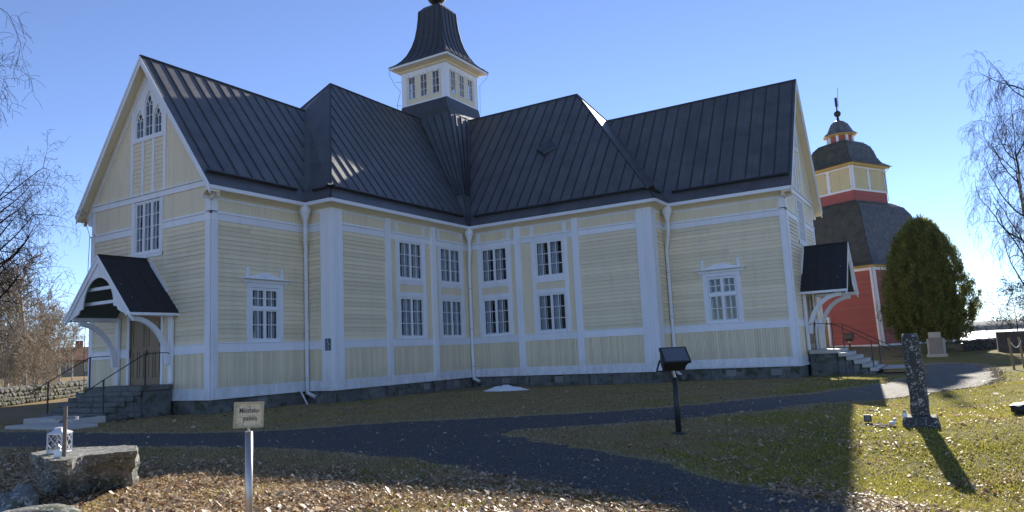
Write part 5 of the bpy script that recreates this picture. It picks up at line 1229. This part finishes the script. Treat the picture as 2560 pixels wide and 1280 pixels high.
for k, F, h in bt_faces(0):
    vis = k in (0, 1, 3)
    # battered body: boards laid on the sloping face
    n_b = 32; hz_ = (ZB1-ZB0)/n_b
    wl = MB(); P = [F.p(-lat(ZB0, ZB1, RB0, RB1, ZB0), ZB0, lat(ZB0, ZB1, RB0, RB1, ZB0)), F.p(lat(ZB0, ZB1, RB0, RB1, ZB0), ZB0, lat(ZB0, ZB1, RB0, RB1, ZB0)), F.p(lat(ZB0, ZB1, RB0, RB1, ZB1), ZB1, lat(ZB0, ZB1, RB0, RB1, ZB1)), F.p(-lat(ZB0, ZB1, RB0, RB1, ZB1), ZB1, lat(ZB0, ZB1, RB0, RB1, ZB1))]
    wl.prism(P, F.n*-.2); w = wl.build('tower_wall', M_RED, bt)
    for i in range(n_b):
        z = ZB0+i*hz_; l0 = lat(ZB0, ZB1, RB0, RB1, z); mb = MB(); d = l0
        l1 = lat(ZB0, ZB1, RB0, RB1, z+hz_)
        mb.hexa([F.p(-l0, z, d+.03), F.p(l0, z, d+.03), F.p(l0, z, d-.02), F.p(-l0, z, d-.02), F.p(-l1, z+hz_, l1+.006), F.p(l1, z+hz_, l1+.006), F.p(l1, z+hz_, l1-.03), F.p(-l1, z+hz_, l1-.03)])
        mb.build('siding_board', M_RED, w)
    l0, l1 = lat(ZB0, ZB1, RB0, RB1, ZB0), lat(ZB0, ZB1, RB0, RB1, ZB1)
    for s in (-1, 1):
        mb = MB(); mb.hexa([F.p(s*l0-.22, ZB0-.05, l0+.06), F.p(s*l0+.22, ZB0-.05, l0+.06), F.p(s*l0+.22, ZB0-.05, l0-.1), F.p(s*l0-.22, ZB0-.05, l0-.1), F.p(s*l1-.22, ZB1, l1+.06), F.p(s*l1+.22, ZB1, l1+.06), F.p(s*l1+.22, ZB1, l1-.1), F.p(s*l1-.22, ZB1, l1-.1)])
        mb.build('corner_board', M_WHITE, bt)
    MB().box(F, -l0, l0, ZB0-.06, ZB0+.10, l0-.05, l0+.08).build('sill_board', M_WHITE, bt); MB().box(F, -l1-.05, l1+.05, ZB1-.42, ZB1-.12, l1-.2, l1+.085).build('frieze_board', M_WHITE, bt)
    if k in (0,):
        # door on the left visible face
        c = -.0; dl = lat(ZB0, ZB1, RB0, RB1, 2)
        MB().box(F, -.95, .95, ZB0, 3.3, dl-.1, dl+.22).build('door_casing', M_WHITE, bt); MB().box(F, -.75, .75, ZB0, 3.12, dl+.1, dl+.235).build('door', M_DOOR, bt)
    # upper storeys
    for (r_, z0, z1, nm, mt) in ((3.42, 13.3, 14.45, 'red_band', M_RED), (3.36, 14.45, 16.75, 'belfry_wall', M_TRIMY)):
        hh = r_/s2_; ww = MB().box(F, -hh, hh, z0, z1, hh-.3, hh).build(nm, mt, bt)
        if mt is M_RED:
            for i in range(6): MB().box(F, -hh-.01, hh+.01, z0+.19*i, z0+.19*i+.17, hh-.01, hh+.02).build('siding_board', M_RED, ww)
        else:
            for s in (-1, 1):
                MB().box(F, s*hh-.17, s*hh+.17, z0+.02, z1-.05, hh-.1, hh+.045).build('corner_board', M_WHITE, bt)
            MB().box(F, -.16, .16, z0+.02, z1-.25, hh, hh+.05).build('belfry_post', M_WHITE, bt)
            MB().box(F, -hh-.05, hh+.05, z0-.06, z0+.10, hh-.1, hh+.10).build('belfry_sill', M_WHITE, bt); MB().box(F, -hh, hh, z1-.27, z1-.1, hh-.1, hh+.06).build('belfry_plate', M_WHITE, bt)
            for a0, a1 in ((-hh+.18, -.17), (.17, hh-.18)):
                m_ = (a0+a1)/2
                for x0, x1 in ((a0+.01, m_-.01), (m_+.01, a1-.01)):
                    sh_ = MB().box(F, x0, x1, z0+.12, z1-.29, hh, hh+.035).build('shutter', mat('ochre_shutter_paint', build=painted((.66, .55, .30), amt=.25)), bt)
                for x in (a0+.03, a1-.03):
                    for z in (z0+.3, z1-.5): MB().box(F, x-.05, x+.05, z, z+.05, hh+.03, hh+.07).build('hinge', M_IRON, bt)
            for i in range(9): MB().box(F, -.17, .17, z0+.15+i*.2, z0+.17+i*.2, hh+.05, hh+.06).build('slat_line', M_WHITE_D, bt) if k in (0, 1) else None
def shingle_roof(prof, name, n=4, ang=None, rows_h=.22):
    """rows of shingles: stepped rings"""
    mb = MB(); fine = []
    for (r0, z0), (r1, z1) in zip(prof, prof[1:]):
        L = math.hypot((r0-r1)/s2_, z1-z0); k = max(1, round(L/rows_h))
        for i in range(k): fine.append((r0+(r1-r0)*i/k, z0+(z1-z0)*i/k))
    fine.append(prof[-1]); base = MB().rev((BTC.x, BTC.y, 0), fine, n, BA+math.pi/4 if ang is None else ang).build(name, M_SHINGLE, bt)
    if n == 4:
        r = random.Random(3); lim = 0
        for kf in range(4):
            a = BA+kf*math.pi/2; nn = V((math.cos(a), math.sin(a), 0)); S = V((0, 0, 1)).cross(nn); row = 0; mbk = MB()
            if kf > 1 and kf != 3: continue
            for (r0, z0), (r1, z1) in zip(fine, fine[1:]):
                h0, h1 = r0/s2_, r1/s2_; up = V((0, 0, 0))+nn*(h1-h0)+V((0, 0, z1-z0)); out = S.cross(up).normalized()
                if out.dot(nn) < 0 and out.z < 0: out = -out
                w_ = .34; c = int(2*h0/w_)+1; off = (row % 2)*.5
                for i in range(c+1):
                    x0 = -h0+(i-off)*2*h0/c; x1 = x0+2*h0/c-.02; x0, x1 = max(x0, -h0), min(x1, h0)
                    if x1-x0 < .05: continue
                    b0 = V((BTC.x, BTC.y, z0))+nn*h0; q = h1/max(h0, .01)
                    dd = .045+r.uniform(0, .015); p = [b0+S*x0-up*.12, b0+S*x1-up*.12, b0+S*x1*q+up*1.0, b0+S*x0*q+up*1.0]
                    # pointed lower end
                    m = b0+S*(x0+x1)/2-up*.30
                    bb = len(mbk.v); mbk.v += [tuple(p[0]+out*dd), tuple(m+out*dd), tuple(p[1]+out*dd), tuple(p[2]+out*.008), tuple(p[3]+out*.008), tuple(p[0]-out*.0), tuple(m), tuple(p[1])]
                    mbk.f += [(bb, bb+1, bb+2, bb+3, bb+4), (bb+5, bb+6, bb+1, bb), (bb+6, bb+7, bb+2, bb+1)]
                row += 1
            mbk.build('shingles', M_SHINGLE_MOSS if kf == 0 else M_SHINGLE, base, kind='stuff')
    return base
shingle_roof([(7.75, 7.35), (7.1, 8.0), (6.5, 9.0), (5.95, 10.3), (5.55, 11.4), (5.2, 12.25), (4.65, 12.95), (3.55, 13.48)], 'lower_roof')
bsq([(7.2, 7.15), (7.55, 7.22), (7.6, 7.34)]).build('lower_cornice', M_TRIMY, bt)
bsq([(3.4, 16.60), (3.9, 16.72), (3.95, 16.84)]).build('belfry_cornice', M_TRIMY, bt)
shingle_roof([(4.12, 16.85), (3.3, 17.3), (2.95, 17.8), (2.75, 18.4), (2.5, 18.9), (2.0, 19.3), (1.2, 19.52)], 'belfry_roof')
bsq([(1.06, 19.4), (1.06, 20.2)], 8, BA+math.pi/8).build('lantern_wall', M_RED, bt)
mb = MB()
for k in range(8):
    a = BA+math.pi/8+k*math.pi/4; x, y = BTC.x+1.08*math.cos(a), BTC.y+1.08*math.sin(a); mb = MB(); mb.rev((x, y, 0), [(.13, 19.45), (.13, 20.15)], 6); mb.build('lantern_post', M_WHITE, bt)
bsq([(1.1, 20.05), (1.45, 20.13), (1.48, 20.2)], 8, BA+math.pi/8).build('lantern_cornice', M_TRIMY, bt)
shingle_roof([(1.62, 20.2), (1.2, 20.5), (1.0, 20.9), (.8, 21.3), (.45, 21.6), (.14, 21.75)], 'cap_roof', 8, BA+math.pi/8)
T_ = (BTC.x, BTC.y, 0)
sphere(MB().rev(T_, [(.14, 21.7), (.10, 22.1)], 10), (BTC.x, BTC.y, 22.38), .31).build('finial_ball', M_IRON, bt, smooth=True)
MB().tube([(BTC.x, BTC.y, 22.3), (BTC.x, BTC.y, 23.0), (BTC.x, BTC.y, 23.2), (BTC.x, BTC.y, 23.95)], [.08, .06, .12, .12], 8).tube([(BTC.x-.1, BTC.y-.15, 22.9), (BTC.x-.1, BTC.y-.25, 24.9)], .02, 5).build('finial_rod', M_IRON, bt)
MB().tube([V((BTC.x, BTC.y, 0))+V((1, -3.9, 16.9)), V((BTC.x, BTC.y, 0))+V((.7, -3.3, 16.2)), V((BTC.x, BTC.y, 0))+V((.7, -3.4, 13.6))], .02, 5).build('lightning_wire', M_IRON, bt)
# ---- trees
M_BARK = mat('grey_bark', (.08, .065, .055), .9, var=(6, (.05, .04, .035), (.12, .10, .085), .6, .02), spec=.1)
M_TWIG = mat('dark_purple_twigs', (.04, .028, .026), .95, spec=.05)
M_TWIGL = mat('tan_twigs', (.30, .25, .19), .95, spec=.05)
def birchm(t, b):
    n = noise_n(t, 3, 5, .7, stretch=(1, 1, 5)); t.links.new(ramp(t, n, [(.50, (.50, .48, .45)), (.6, (.06, .055, .05))]), b.inputs['Base Color']); b.inputs['Roughness'].default_value = .8
M_BIRCH = mat('white_birch_bark', build=birchm)
def tree_arrays(h, seed, droop=.5, spread=.5, trunk_r=.14, levels=4, twigs=5, up=.3, start=.15, first=22, wind=V((0, 0, 0)), minr=.005, lateral=None):
    """returns two lists of segments (p,q,r0,r1): thick and thin"""
    r = random.Random(seed); thick, thin = [], []
    def grow(p, d, L, rad, lev):
        n = max(3, int(L/(.35 if lev < 2 else .22))); st = L/n; pts = [p]; cur = p; dd = d.copy()
        for i in range(n):
            t = i/n; dd = (dd+V((r.gauss(0, .10), r.gauss(0, .10), r.gauss(0, .06)))*(1 if lev else .25)+V((0, 0, -droop*.10*lev*(t+.2) if lev > 1 else up*.12*(1 if lev else 0)))).normalized()
            nx = cur+dd*st; r0 = max(minr, rad*(1-t*.75)); r1 = max(minr, rad*(1-(t+1/n)*.75))
            (thick if lev == 0 else thin).append((cur, nx, r0, r1, lev)); cur = nx; pts.append((cur, dd.copy(), t))
        if lev >= levels: return
        k = (first if lev == 0 else (9 if lev == 1 else (7 if lev == 2 else twigs)))
        for j in range(k):
            t = (start if lev == 0 else .12)+(1-(start if lev == 0 else .12))*(j+r.random())/k
            q = pts[min(len(pts)-1, 1+int(t*n))]
            if not isinstance(q, tuple): continue
            pos, dr, _ = q; a = r.uniform(0, 2*math.pi) if lateral is None or lev else lateral+r.gauss(0, .9)
            side = dr.cross(V((math.cos(a), math.sin(a), .2))).normalized(); side = (V((math.cos(a), math.sin(a), 0)) if lev == 0 else side)
            nd_ = (dr*(1-spread)+side*spread+V((0, 0, .12 if lev == 0 else 0))).normalized()
            grow(pos, nd_, L*(.52-.22*t if lev == 0 else .46)*r.uniform(.65, 1.15), rad*(.42 if lev == 0 else .45)*(1-.5*t), lev+1)
    grow(V((0, 0, 0)), V((wind.x, wind.y, 1)).normalized(), h, trunk_r, 0)
    return thick, thin
def seg_mesh(segs, n):
    P = np.array([s[0] for s in segs]); Q = np.array([s[1] for s in segs]); r0 = np.array([s[2] for s in segs]); r1 = np.array([s[3] for s in segs])
    d = Q-P; d /= np.linalg.norm(d, axis=1, keepdims=True)+1e-9; ref = np.where(np.abs(d[:, 2:3]) < .9, np.array([[0, 0, 1.]]), np.array([[1., 0, 0]]))
    x = np.cross(d, ref); x /= np.linalg.norm(x, axis=1, keepdims=True); y = np.cross(d, x); vs = []
    for c, rr in ((P, r0), (Q, r1)):
        for k in range(n):
            a = 2*math.pi*k/n; vs.append(c+(x*math.cos(a)+y*math.sin(a))*rr[:, None])
    v = np.stack(vs, 1).reshape(-1, 3); b = np.arange(len(segs))[:, None]*2*n
    F = np.stack([np.concatenate([b+k, b+(k+1) % n, b+n+(k+1) % n, b+n+k], 1) for k in range(n)], 1).reshape(-1, 4)
    return v, F
def make_tree(name, loc, label, cat, group, args, mt=M_BIRCH, mb_=M_BARK, mw=M_TWIG, rz=0, sides=3):
    root = empty(name, loc, label, cat, group); root.rotation_euler.z = rz
    th, tn = tree_arrays(**args)
    v, F = seg_mesh(th, 8); raw('trunk', v, F, mt, root, nper=4, smooth=True)
    v, F = seg_mesh(tn, sides); raw('crown', v, F, mw, root, nper=4)
    return root
def copy_thing(root, loc, rz, sc, label):
    c = root.copy(); COL.objects.link(c); c.location = loc; c.rotation_euler.z = rz; c.scale = (sc, sc, sc); c['label'] = label
    for ch in root.children:
        q = ch.copy(); COL.objects.link(q); q.parent = c
    return c
def px(x, y, D): return EYE+(CF+CR*((x-1280)/1834.343)+CU*((640-y)/1834.343))*D
def gp(x, D): 
    p = px(x, 900, D); return (p.x, p.y, hg(p.x, p.y)-.05)
make_tree('birch_tree', gp(-140, 27), 'big bare birch reaching in from the left edge of the picture', 'tree', 'bare birches framing the churchyard', dict(h=8.4, seed=4, droop=.6, spread=.62, trunk_r=.2, levels=4, twigs=4, first=18, start=.10, minr=.0045, up=.5))
make_tree('birch_tree', gp(-400, 20), 'second bare birch with branch tips high at the left edge', 'tree', 'bare birches framing the churchyard', dict(h=15, seed=9, droop=1.2, spread=.6, trunk_r=.2, levels=4, twigs=5, first=18, start=.35, minr=.005, up=.5))
rb = make_tree('birch_tree', gp(2920, 34), 'tall bare weeping birch hanging in high up at the right edge', 'tree', 'bare birches framing the churchyard', dict(h=15.5, seed=12, droop=2.6, spread=.5, trunk_r=.22, levels=4, twigs=5, first=20, start=.14, minr=.0055, up=.4))
copy_thing(rb, gp(2598, 37), 2.4, .70, 'lower bare birch whose twigs hang down the right edge beside the lake')
# background birches and thicket on the left
bb = make_tree('young_birch', gp(150, 60), 'slim white-stemmed young birch before the brown farmhouse', 'tree', 'young birches beyond the stone wall', dict(h=5.6, seed=21, droop=.4, spread=.45, trunk_r=.09, levels=3, first=22, start=.2, minr=.012, up=.6), mw=M_TWIGL)
for i, (x, D, s, lab) in enumerate(((118, 62, 1.02, 'thin birch with a dark-banded stem left of the farmhouse'), (66, 55, 1.55, 'tallest white birch stem in the thicket behind the left wall'), (20, 58, 1.4, 'birch at the left edge behind the stone wall'), (92, 72, 1.25, 'birch standing deep in the thicket by the farmhouse'), (-20, 60, 1.5, 'birch just outside the left edge of the thicket'), (182, 75, .9, 'small birch directly in front of the farmhouse gable'))): copy_thing(bb, gp(x, D), i*1.3, s, lab)
bu = make_tree('bare_bush', gp(40, 52), 'bare tangled bush behind the wall at the far left', 'bush', 'bare bushes beyond the stone wall', dict(h=2.8, seed=31, droop=.1, spread=.5, trunk_r=.03, levels=3, first=15, start=.0, minr=.007, up=1.0), mt=M_TWIGL, mw=M_TWIGL)
bn = ['nearest', 'low', 'dense', 'reddish', 'leaning', 'thin', 'tall', 'broad']
k = 0
r = random.Random(4)
ORD = ['first', 'second', 'third', 'fourth', 'fifth', 'sixth', 'seventh', 'eighth', 'ninth', 'tenth', 'eleventh', 'twelfth']
for x in range(-30, 150, 20):
    for D in (50, 66, 84):
        if k < 34: copy_thing(bu, gp(x+r.uniform(-8, 8), D+r.uniform(-4, 4)), r.uniform(0, 6), r.uniform(.9, 1.7)*(1 if x < 110 else .6), f'bare bush of the left thicket, {("front row behind the stone wall", "middle row among the birches", "back row")[(50, 66, 84).index(D)]}, {ORD[(x+30)//20]} from the left'); k += 1

# shrubs by the lake
sb = make_tree('bare_shrub', gp(2400, 62), 'bare shrub standing against the bright lake beside the monument', 'bush', 'bare shrubs on the lake shore', dict(h=1.6, seed=41, droop=.1, spread=.55, trunk_r=.03, levels=2, first=14, start=.0, minr=.011, up=.6), mt=M_TWIG, mw=M_TWIG)
for x, D, s, lab in ((2425, 62, 1.1, 'bare shrub against the lake right of the first one'), (2450, 64, .8, 'low bare shrub rising above the dark stone wall'), (2480, 66, .7, 'smallest bare shrub above the middle of the dark wall'), (2385, 60, .8, 'bare shrub closest to the conifer trunk')): copy_thing(sb, gp(x, D), x*.3, s, lab)
# rose bush with dry leaves near the pier
def rosebush():
    root = empty('rose_bush', gp(2556, 50), 'dark twiggy bush with withered leaves in front of the stone pier', 'bush')
    th, tn = tree_arrays(h=4.4, seed=51, droop=.5, spread=.7, trunk_r=.05, levels=3, first=18, start=.05, minr=.008, up=.3)
    v, F = seg_mesh(th+tn, 3); raw('branches', v, F, M_TWIG, root, nper=4)
    P = np.array([s[1] for s in tn if s[4] >= 2]); P = P[RNG.random(len(P)) < .25]; n = len(P); a = RNG.normal(0, .045, (n, 3, 3)); v = (P[:, None, :]+a).reshape(-1, 3); raw('withered_leaves', v, np.arange(3*n).reshape(-1, 3), mat('withered_leaf', (.06, .04, .035), .8), root, kind='stuff')
rosebush()
# ---- conifer (thuja)
def thuja():
    D = 52; base = px(2332, 866, D); gz = hg(base.x, base.y)-.05; bs = V((base.x, base.y, gz))
    root = empty('thuja_tree', tuple(bs), 'large rounded dark green thuja between the bell tower and the lake', 'tree')
    mb = MB(); r = random.Random(2)
    for i in range(5):
        a = r.uniform(0, 6.28); q = V((math.cos(a), math.sin(a), 0)); mb.tube([bs+q*.15, bs+q*.55+V((0, 0, 1.2)), bs+q*1.1+V((0, 0, 3)), bs+q*1.1+V((0, 0, 5))], [.16, .12, .09, .05], 7)
    mb.build('trunk', M_BARK, root, smooth=True)
    H = 9.45; zb = .55
    def rad(t):   # profile, t 0..1 from skirt to tip
        return 2.8*np.where(t < .3, .62+.38*np.sin(np.clip(t/.3, 0, 1)*np.pi/2), np.cos(np.clip((t-.3)/.7, 0, 1)*np.pi/2)**.58)
    nc = 900; tc = RNG.random(nc)**.8; ac = RNG.uniform(0, 2*np.pi, nc); rc = rad(tc)*(1.0-np.abs(RNG.normal(0, .13, nc)))*(1+.06*np.sin(ac*4+tc*7)); rc = np.where(RNG.random(nc) < .14, rc*RNG.uniform(1.04, 1.16, nc), rc)
    C0 = np.stack([rc*np.cos(ac), rc*np.sin(ac), zb+.1+tc*(H-zb-.3)], 1); S0 = RNG.uniform(.16, .42, nc)
    per = 85; n = nc*per; ci = np.repeat(np.arange(nc), per); th = RNG.normal(0, 1, (n, 3)); th /= np.linalg.norm(th, axis=1, keepdims=True)
    th *= (RNG.random(n)**.45)[:, None]; out = np.stack([np.cos(ac), np.sin(ac), np.full(nc, .0)], 1)[ci]
    c = C0[ci]+th*S0[ci][:, None]*np.array([.85, .85, 1.7])
    up = np.array([0, 0, 1.0])+out*.5+RNG.normal(0, .35, (n, 3)); up /= np.linalg.norm(up, axis=1, keepdims=True)
    side = np.cross(up, out+RNG.normal(0, .7, (n, 3))); side /= np.linalg.norm(side, axis=1, keepdims=True)+1e-6
    L = RNG.uniform(.08, .22, n)[:, None]; W_ = RNG.uniform(.014, .042, n)[:, None]
    v = np.stack([c-side*W_*.4, c+side*W_*.4, c+up*L*.55+side*W_, c+up*L, c+up*L*.55-side*W_], 1).reshape(-1, 3)
    b = np.arange(n)*5; F = np.stack([np.stack([b, b+1, b+2], 1), np.stack([b, b+2, b+4], 1), np.stack([b+4, b+2, b+3], 1)], 1).reshape(-1, 3)
    def fm(t_, b_):
        ge = nd(t_, 'ShaderNodeNewGeometry'); cc = ramp(t_, ge.outputs['Random Per Island'], [(0, (.10, .14, .04)), (.6, (.23, .27, .07)), (1, (.38, .35, .11))])
        cc = mixc(t_, ramp(t_, noise_n(t_, 1.1, 4, .6), [(.45, (0, 0, 0)), (.7, (.6, .6, .6))]), cc, (.10, .07, .02))
        t_.links.new(cc, b_.inputs['Base Color']); b_.inputs['Roughness'].default_value = .7; out = t_.nodes['Material Output']
        tl = nd(t_, 'ShaderNodeBsdfTranslucent'); t_.links.new(cc, tl.inputs[0]); mx = nd(t_, 'ShaderNodeMixShader'); mx.inputs[0].default_value = .62
        t_.links.new(b_.outputs[0], mx.inputs[1]); t_.links.new(tl.outputs[0], mx.inputs[2]); t_.links.new(mx.outputs[0], out.inputs[0])
    mf = mat('thuja_foliage', build=fm); raw('crown', v, F, mf, root)
    # inner mass so the middle is not see-through
    bm = bmesh.new(); bmesh.ops.create_icosphere(bm, subdivisions=4, radius=1)
    for vv in bm.verts:
        q = vv.co; tt = (q.z+1)/2; k_ = float(rad(np.array(tt*.98)))*.66*(1+.2*noise.noise(q*3)); m_ = math.hypot(q.x, q.y) or 1; vv.co = V((q.x/m_*k_, q.y/m_*k_, zb+.2+tt*(H-zb)*.93))
    me = bpy.data.meshes.new('inner_foliage'); bm.to_mesh(me); bm.free(); link('inner_foliage', me, mf, root)
thuja()
# ---- dry stone walls
def rock_proto(i, m, sub=2):
    o = rock('stone', (0, 0, 0), (1, 1, 1), m, None, i+60, sub, .16); me = o.data; bpy.data.objects.remove(o); return me
def stone_wall(name, A, B, h, label, m, cols, rows, thick=.7, top=None):
    A, B = V(A), V(B); d = (B-A); L = d.length; d.normalize(); nrm = V((d.y, -d.x, 0)); root = empty(name, tuple(A), label, 'stone wall')
    protos = [rock_proto(i, m) for i in range(5)]; r = random.Random(cols); cnt = 0; cw = L/cols
    zz = lambda p: hg(p.x, p.y)
    mb = MB(); q = A+d*(L/2); mb.bar(A+V((0, 0, h*.42+zz(A))), B+V((0, 0, h*.42+zz(B))), thick*.75, h*.8); mb.build('core', M_WALLDK, root)
    for j in range(rows):
        for i in range(cols):
            p = A+d*((i+.5+(.5 if j % 2 else 0)+r.uniform(-.15, .15))*cw)+nrm*(thick*.36*(1)+r.uniform(-.05, .06)); p.z = zz(p)+h*(j+.5)/rows+r.uniform(-.03, .03)
            o = bpy.data.objects.new('stone', protos[r.randrange(5)]); COL.objects.link(o); o.parent = root; o.location = p-A
            o.rotation_euler = (r.uniform(-.3, .3), r.uniform(-.3, .3), math.atan2(d.y, d.x)+r.uniform(-.3, .3)); hh = h/rows
            o.scale = (cw*r.uniform(.9, 1.25), thick*.5, hh*r.uniform(.95, 1.35)); cnt += 1
    for i in range(cols//2):
        p = A+d*((i+.5)*cw*2+r.uniform(-.1, .1)); p.z = zz(p)+h*1.0+r.uniform(-.05, .02)
        o = bpy.data.objects.new('cap_stone', protos[r.randrange(5)]); COL.objects.link(o); o.parent = root; o.location = p-A; o.rotation_euler = (0, 0, math.atan2(d.y, d.x)+r.uniform(-.2, .2)); o.scale = (cw*2*r.uniform(.8, 1.1), thick*1.05, h*.32)
    return root
stone_wall('stone_wall', (19.5, 45.5, 0), (36, 62, 0), .95, 'long low wall of piled grey fieldstones behind the left steps', M_WALLST, 52, 4)
wa = px(2398, 884, 50); wb = px(2640, 872, 58)
stone_wall('stone_wall', (wa.x, wa.y, 0), (wb.x, wb.y, 0), .62, 'dark fieldstone wall with a rounded end in front of the lake', M_WALLDK, 26, 4)
def pier():
    c = px(2545, 888, 47); F = Fr((c.x, c.y, 0), (.05, -1, 0)); r = empty('stone_pier', (c.x, c.y, 0), 'squared dark stone gate pier at the right edge by the posts', 'pier'); rr = random.Random(3)
    MB().box(F, -1.0, 1.6, -.3, 1.42, -.7, -.12).build('core', M_WALLDK, r)
    for j in range(6):
        x = -1.0; 
        while x < 1.55:
            w = rr.uniform(.35, .7); w = min(w, 1.6-x); MB().box(F, x+.008, x+w-.008, -.2+j*.27+.008, -.2+(j+1)*.27-.008, -.3, -.1+rr.uniform(-.02, .03)).build('block', M_WALLDK, r, bevel=.02); x += w
pier()
# ---- wooden posts with rope
pa, pb = px(2537, 931, 29.5), px(2562, 926, 30.2)
for i, (p, lab) in enumerate(((pa, 'brown wooden rope post, the left of the pair at the right edge'), (pb, 'brown wooden rope post cut by the right picture edge'))):
    o = MB().bar((0, 0, -.1), (.02, .05, 1.27), .085, .085).build('wooden_post', M_WOOD, None, bevel=.008); o.location = (p.x, p.y, hg(p.x, p.y)); thing(o, lab, 'post', 'wooden rope posts')
pts = [V((pa.x-.04, pa.y, 1.08)).lerp(V((pb.x-.04, pb.y, 1.12)), t/10)-V((0, 0, .24*math.sin(math.pi*t/10)**.9)) for t in range(11)]
thing(MB().tube(pts, .016, 6).build('rope', M_ROPE, None), 'white rope sagging between the two wooden posts', 'rope')
# ---- farmhouse
def farmhouse():
    c = px(222, 948, 125); F = Fr((c.x, c.y, 0), (.92, -.40, 0)); z = 1.0
    r = empty('farmhouse', (c.x, c.y, z), 'brown timber farmhouse with red tiled roof and brick chimney far left', 'house')
    M_T = mat('old_tan_boards', rough=.9, build=painted((.30, .23, .14), amt=.4)); M_TI = mat('old_red_tiles', (.20, .085, .05), .9, var=(2, (.14, .06, .04), (.27, .12, .07), .4, .03)); M_BR = mat('red_brick', (.25, .07, .05), .9, var=(6, (.18, .05, .04), (.3, .1, .07), .2, .01))
    MB().box(F, -4, 8, z-.5, z+2.9, -7, 0).build('wall', M_T, r); MB().box(F, -4.1, 8.1, z-.6, z+.1, -7.1, .08).build('plinth', M_STONE, r)
    MB().prism([F.p(-4.5, z+2.7, .5), F.p(8.5, z+2.7, .5), F.p(8.5, z+5.0, -3.5), F.p(-4.5, z+5.0, -3.5)], (0, 0, .12)).build('roof', M_TI, r); MB().prism([F.p(-4.5, z+2.7, -7.5), F.p(8.5, z+2.7, -7.5), F.p(8.5, z+5.0, -3.5), F.p(-4.5, z+5.0, -3.5)], (0, 0, .12)).build('roof', M_TI, r)
    MB().prism([F.p(-4, z+2.9, 0), F.p(-4, z+2.9, -7), F.p(-4, z+4.9, -3.5)], F.S*.15).build('gable', M_T, r)
    MB().box(F, -1.8, -.7, z+4.4, z+6.2, -3.9, -2.9).build('chimney', M_BR, r)
    for x in (-2.9, -.2, 2.4):
        w = MB().box(F, x-.55, x+.55, z+.9, z+2.3, -.02, .06).build('window', M_WHITE_D, r); MB().box(F, x-.42, x-.03, z+1.02, z+2.18, .061, .075).box(F, x+.03, x+.42, z+1.02, z+2.18, .061, .075).build('pane', mat('dark_pane', (.02, .022, .025), .1, spec=.8), w)
farmhouse()
# distant woods beyond the field at the left
def woods():
    n = 9000; a = np.radians(RNG.uniform(50, 90, n)); R_ = RNG.uniform(260, 330, n); x, y = R_*np.cos(a), R_*np.sin(a); z0 = hgt(x, y); h = RNG.uniform(5, 11, n)*(.8+.3*np.sin(np.degrees(a)*1.3)); w = RNG.uniform(1.2, 2.4, n)
    dx, dy = -np.sin(a)*w, np.cos(a)*w
    v = np.stack([np.stack([x-dx, y-dy, z0-1], 1), np.stack([x+dx, y+dy, z0-1], 1), np.stack([x+RNG.normal(0, .5, n), y, z0+h], 1), np.stack([x+np.cos(a)*w, y+np.sin(a)*w, z0+h*.2], 1)], 1).reshape(-1, 3)
    b = np.arange(n)*4; F = np.stack([np.stack([b, b+1, b+2], 1), np.stack([b+1, b+3, b+2], 1), np.stack([b+3, b, b+2], 1)], 1).reshape(-1, 3)
    raw('distant_wood', v, F, mat('spruce_wood', (.035, .042, .025), .95, var=(.05, (.025, .035, .02), (.07, .06, .035), 0, 0)), kind='stuff')
woods()

# ---- air
def haze():
    m = bpy.data.materials.new('thin_air_haze'); m.use_nodes = True; t = m.node_tree; t.nodes.clear()
    pv = nd(t, 'ShaderNodeVolumePrincipled'); pv.inputs['Color'].default_value = (.72, .82, 1, 1); pv.inputs['Density'].default_value = .00005; pv.inputs['Anisotropy'].default_value = 0
    o = nd(t, 'ShaderNodeOutputMaterial'); t.links.new(pv.outputs[0], o.inputs['Volume'])
    MB().wbox(-6100, 6100, -6100, 6100, -9.6, 62).build('haze', m, None, kind='stuff')
haze()
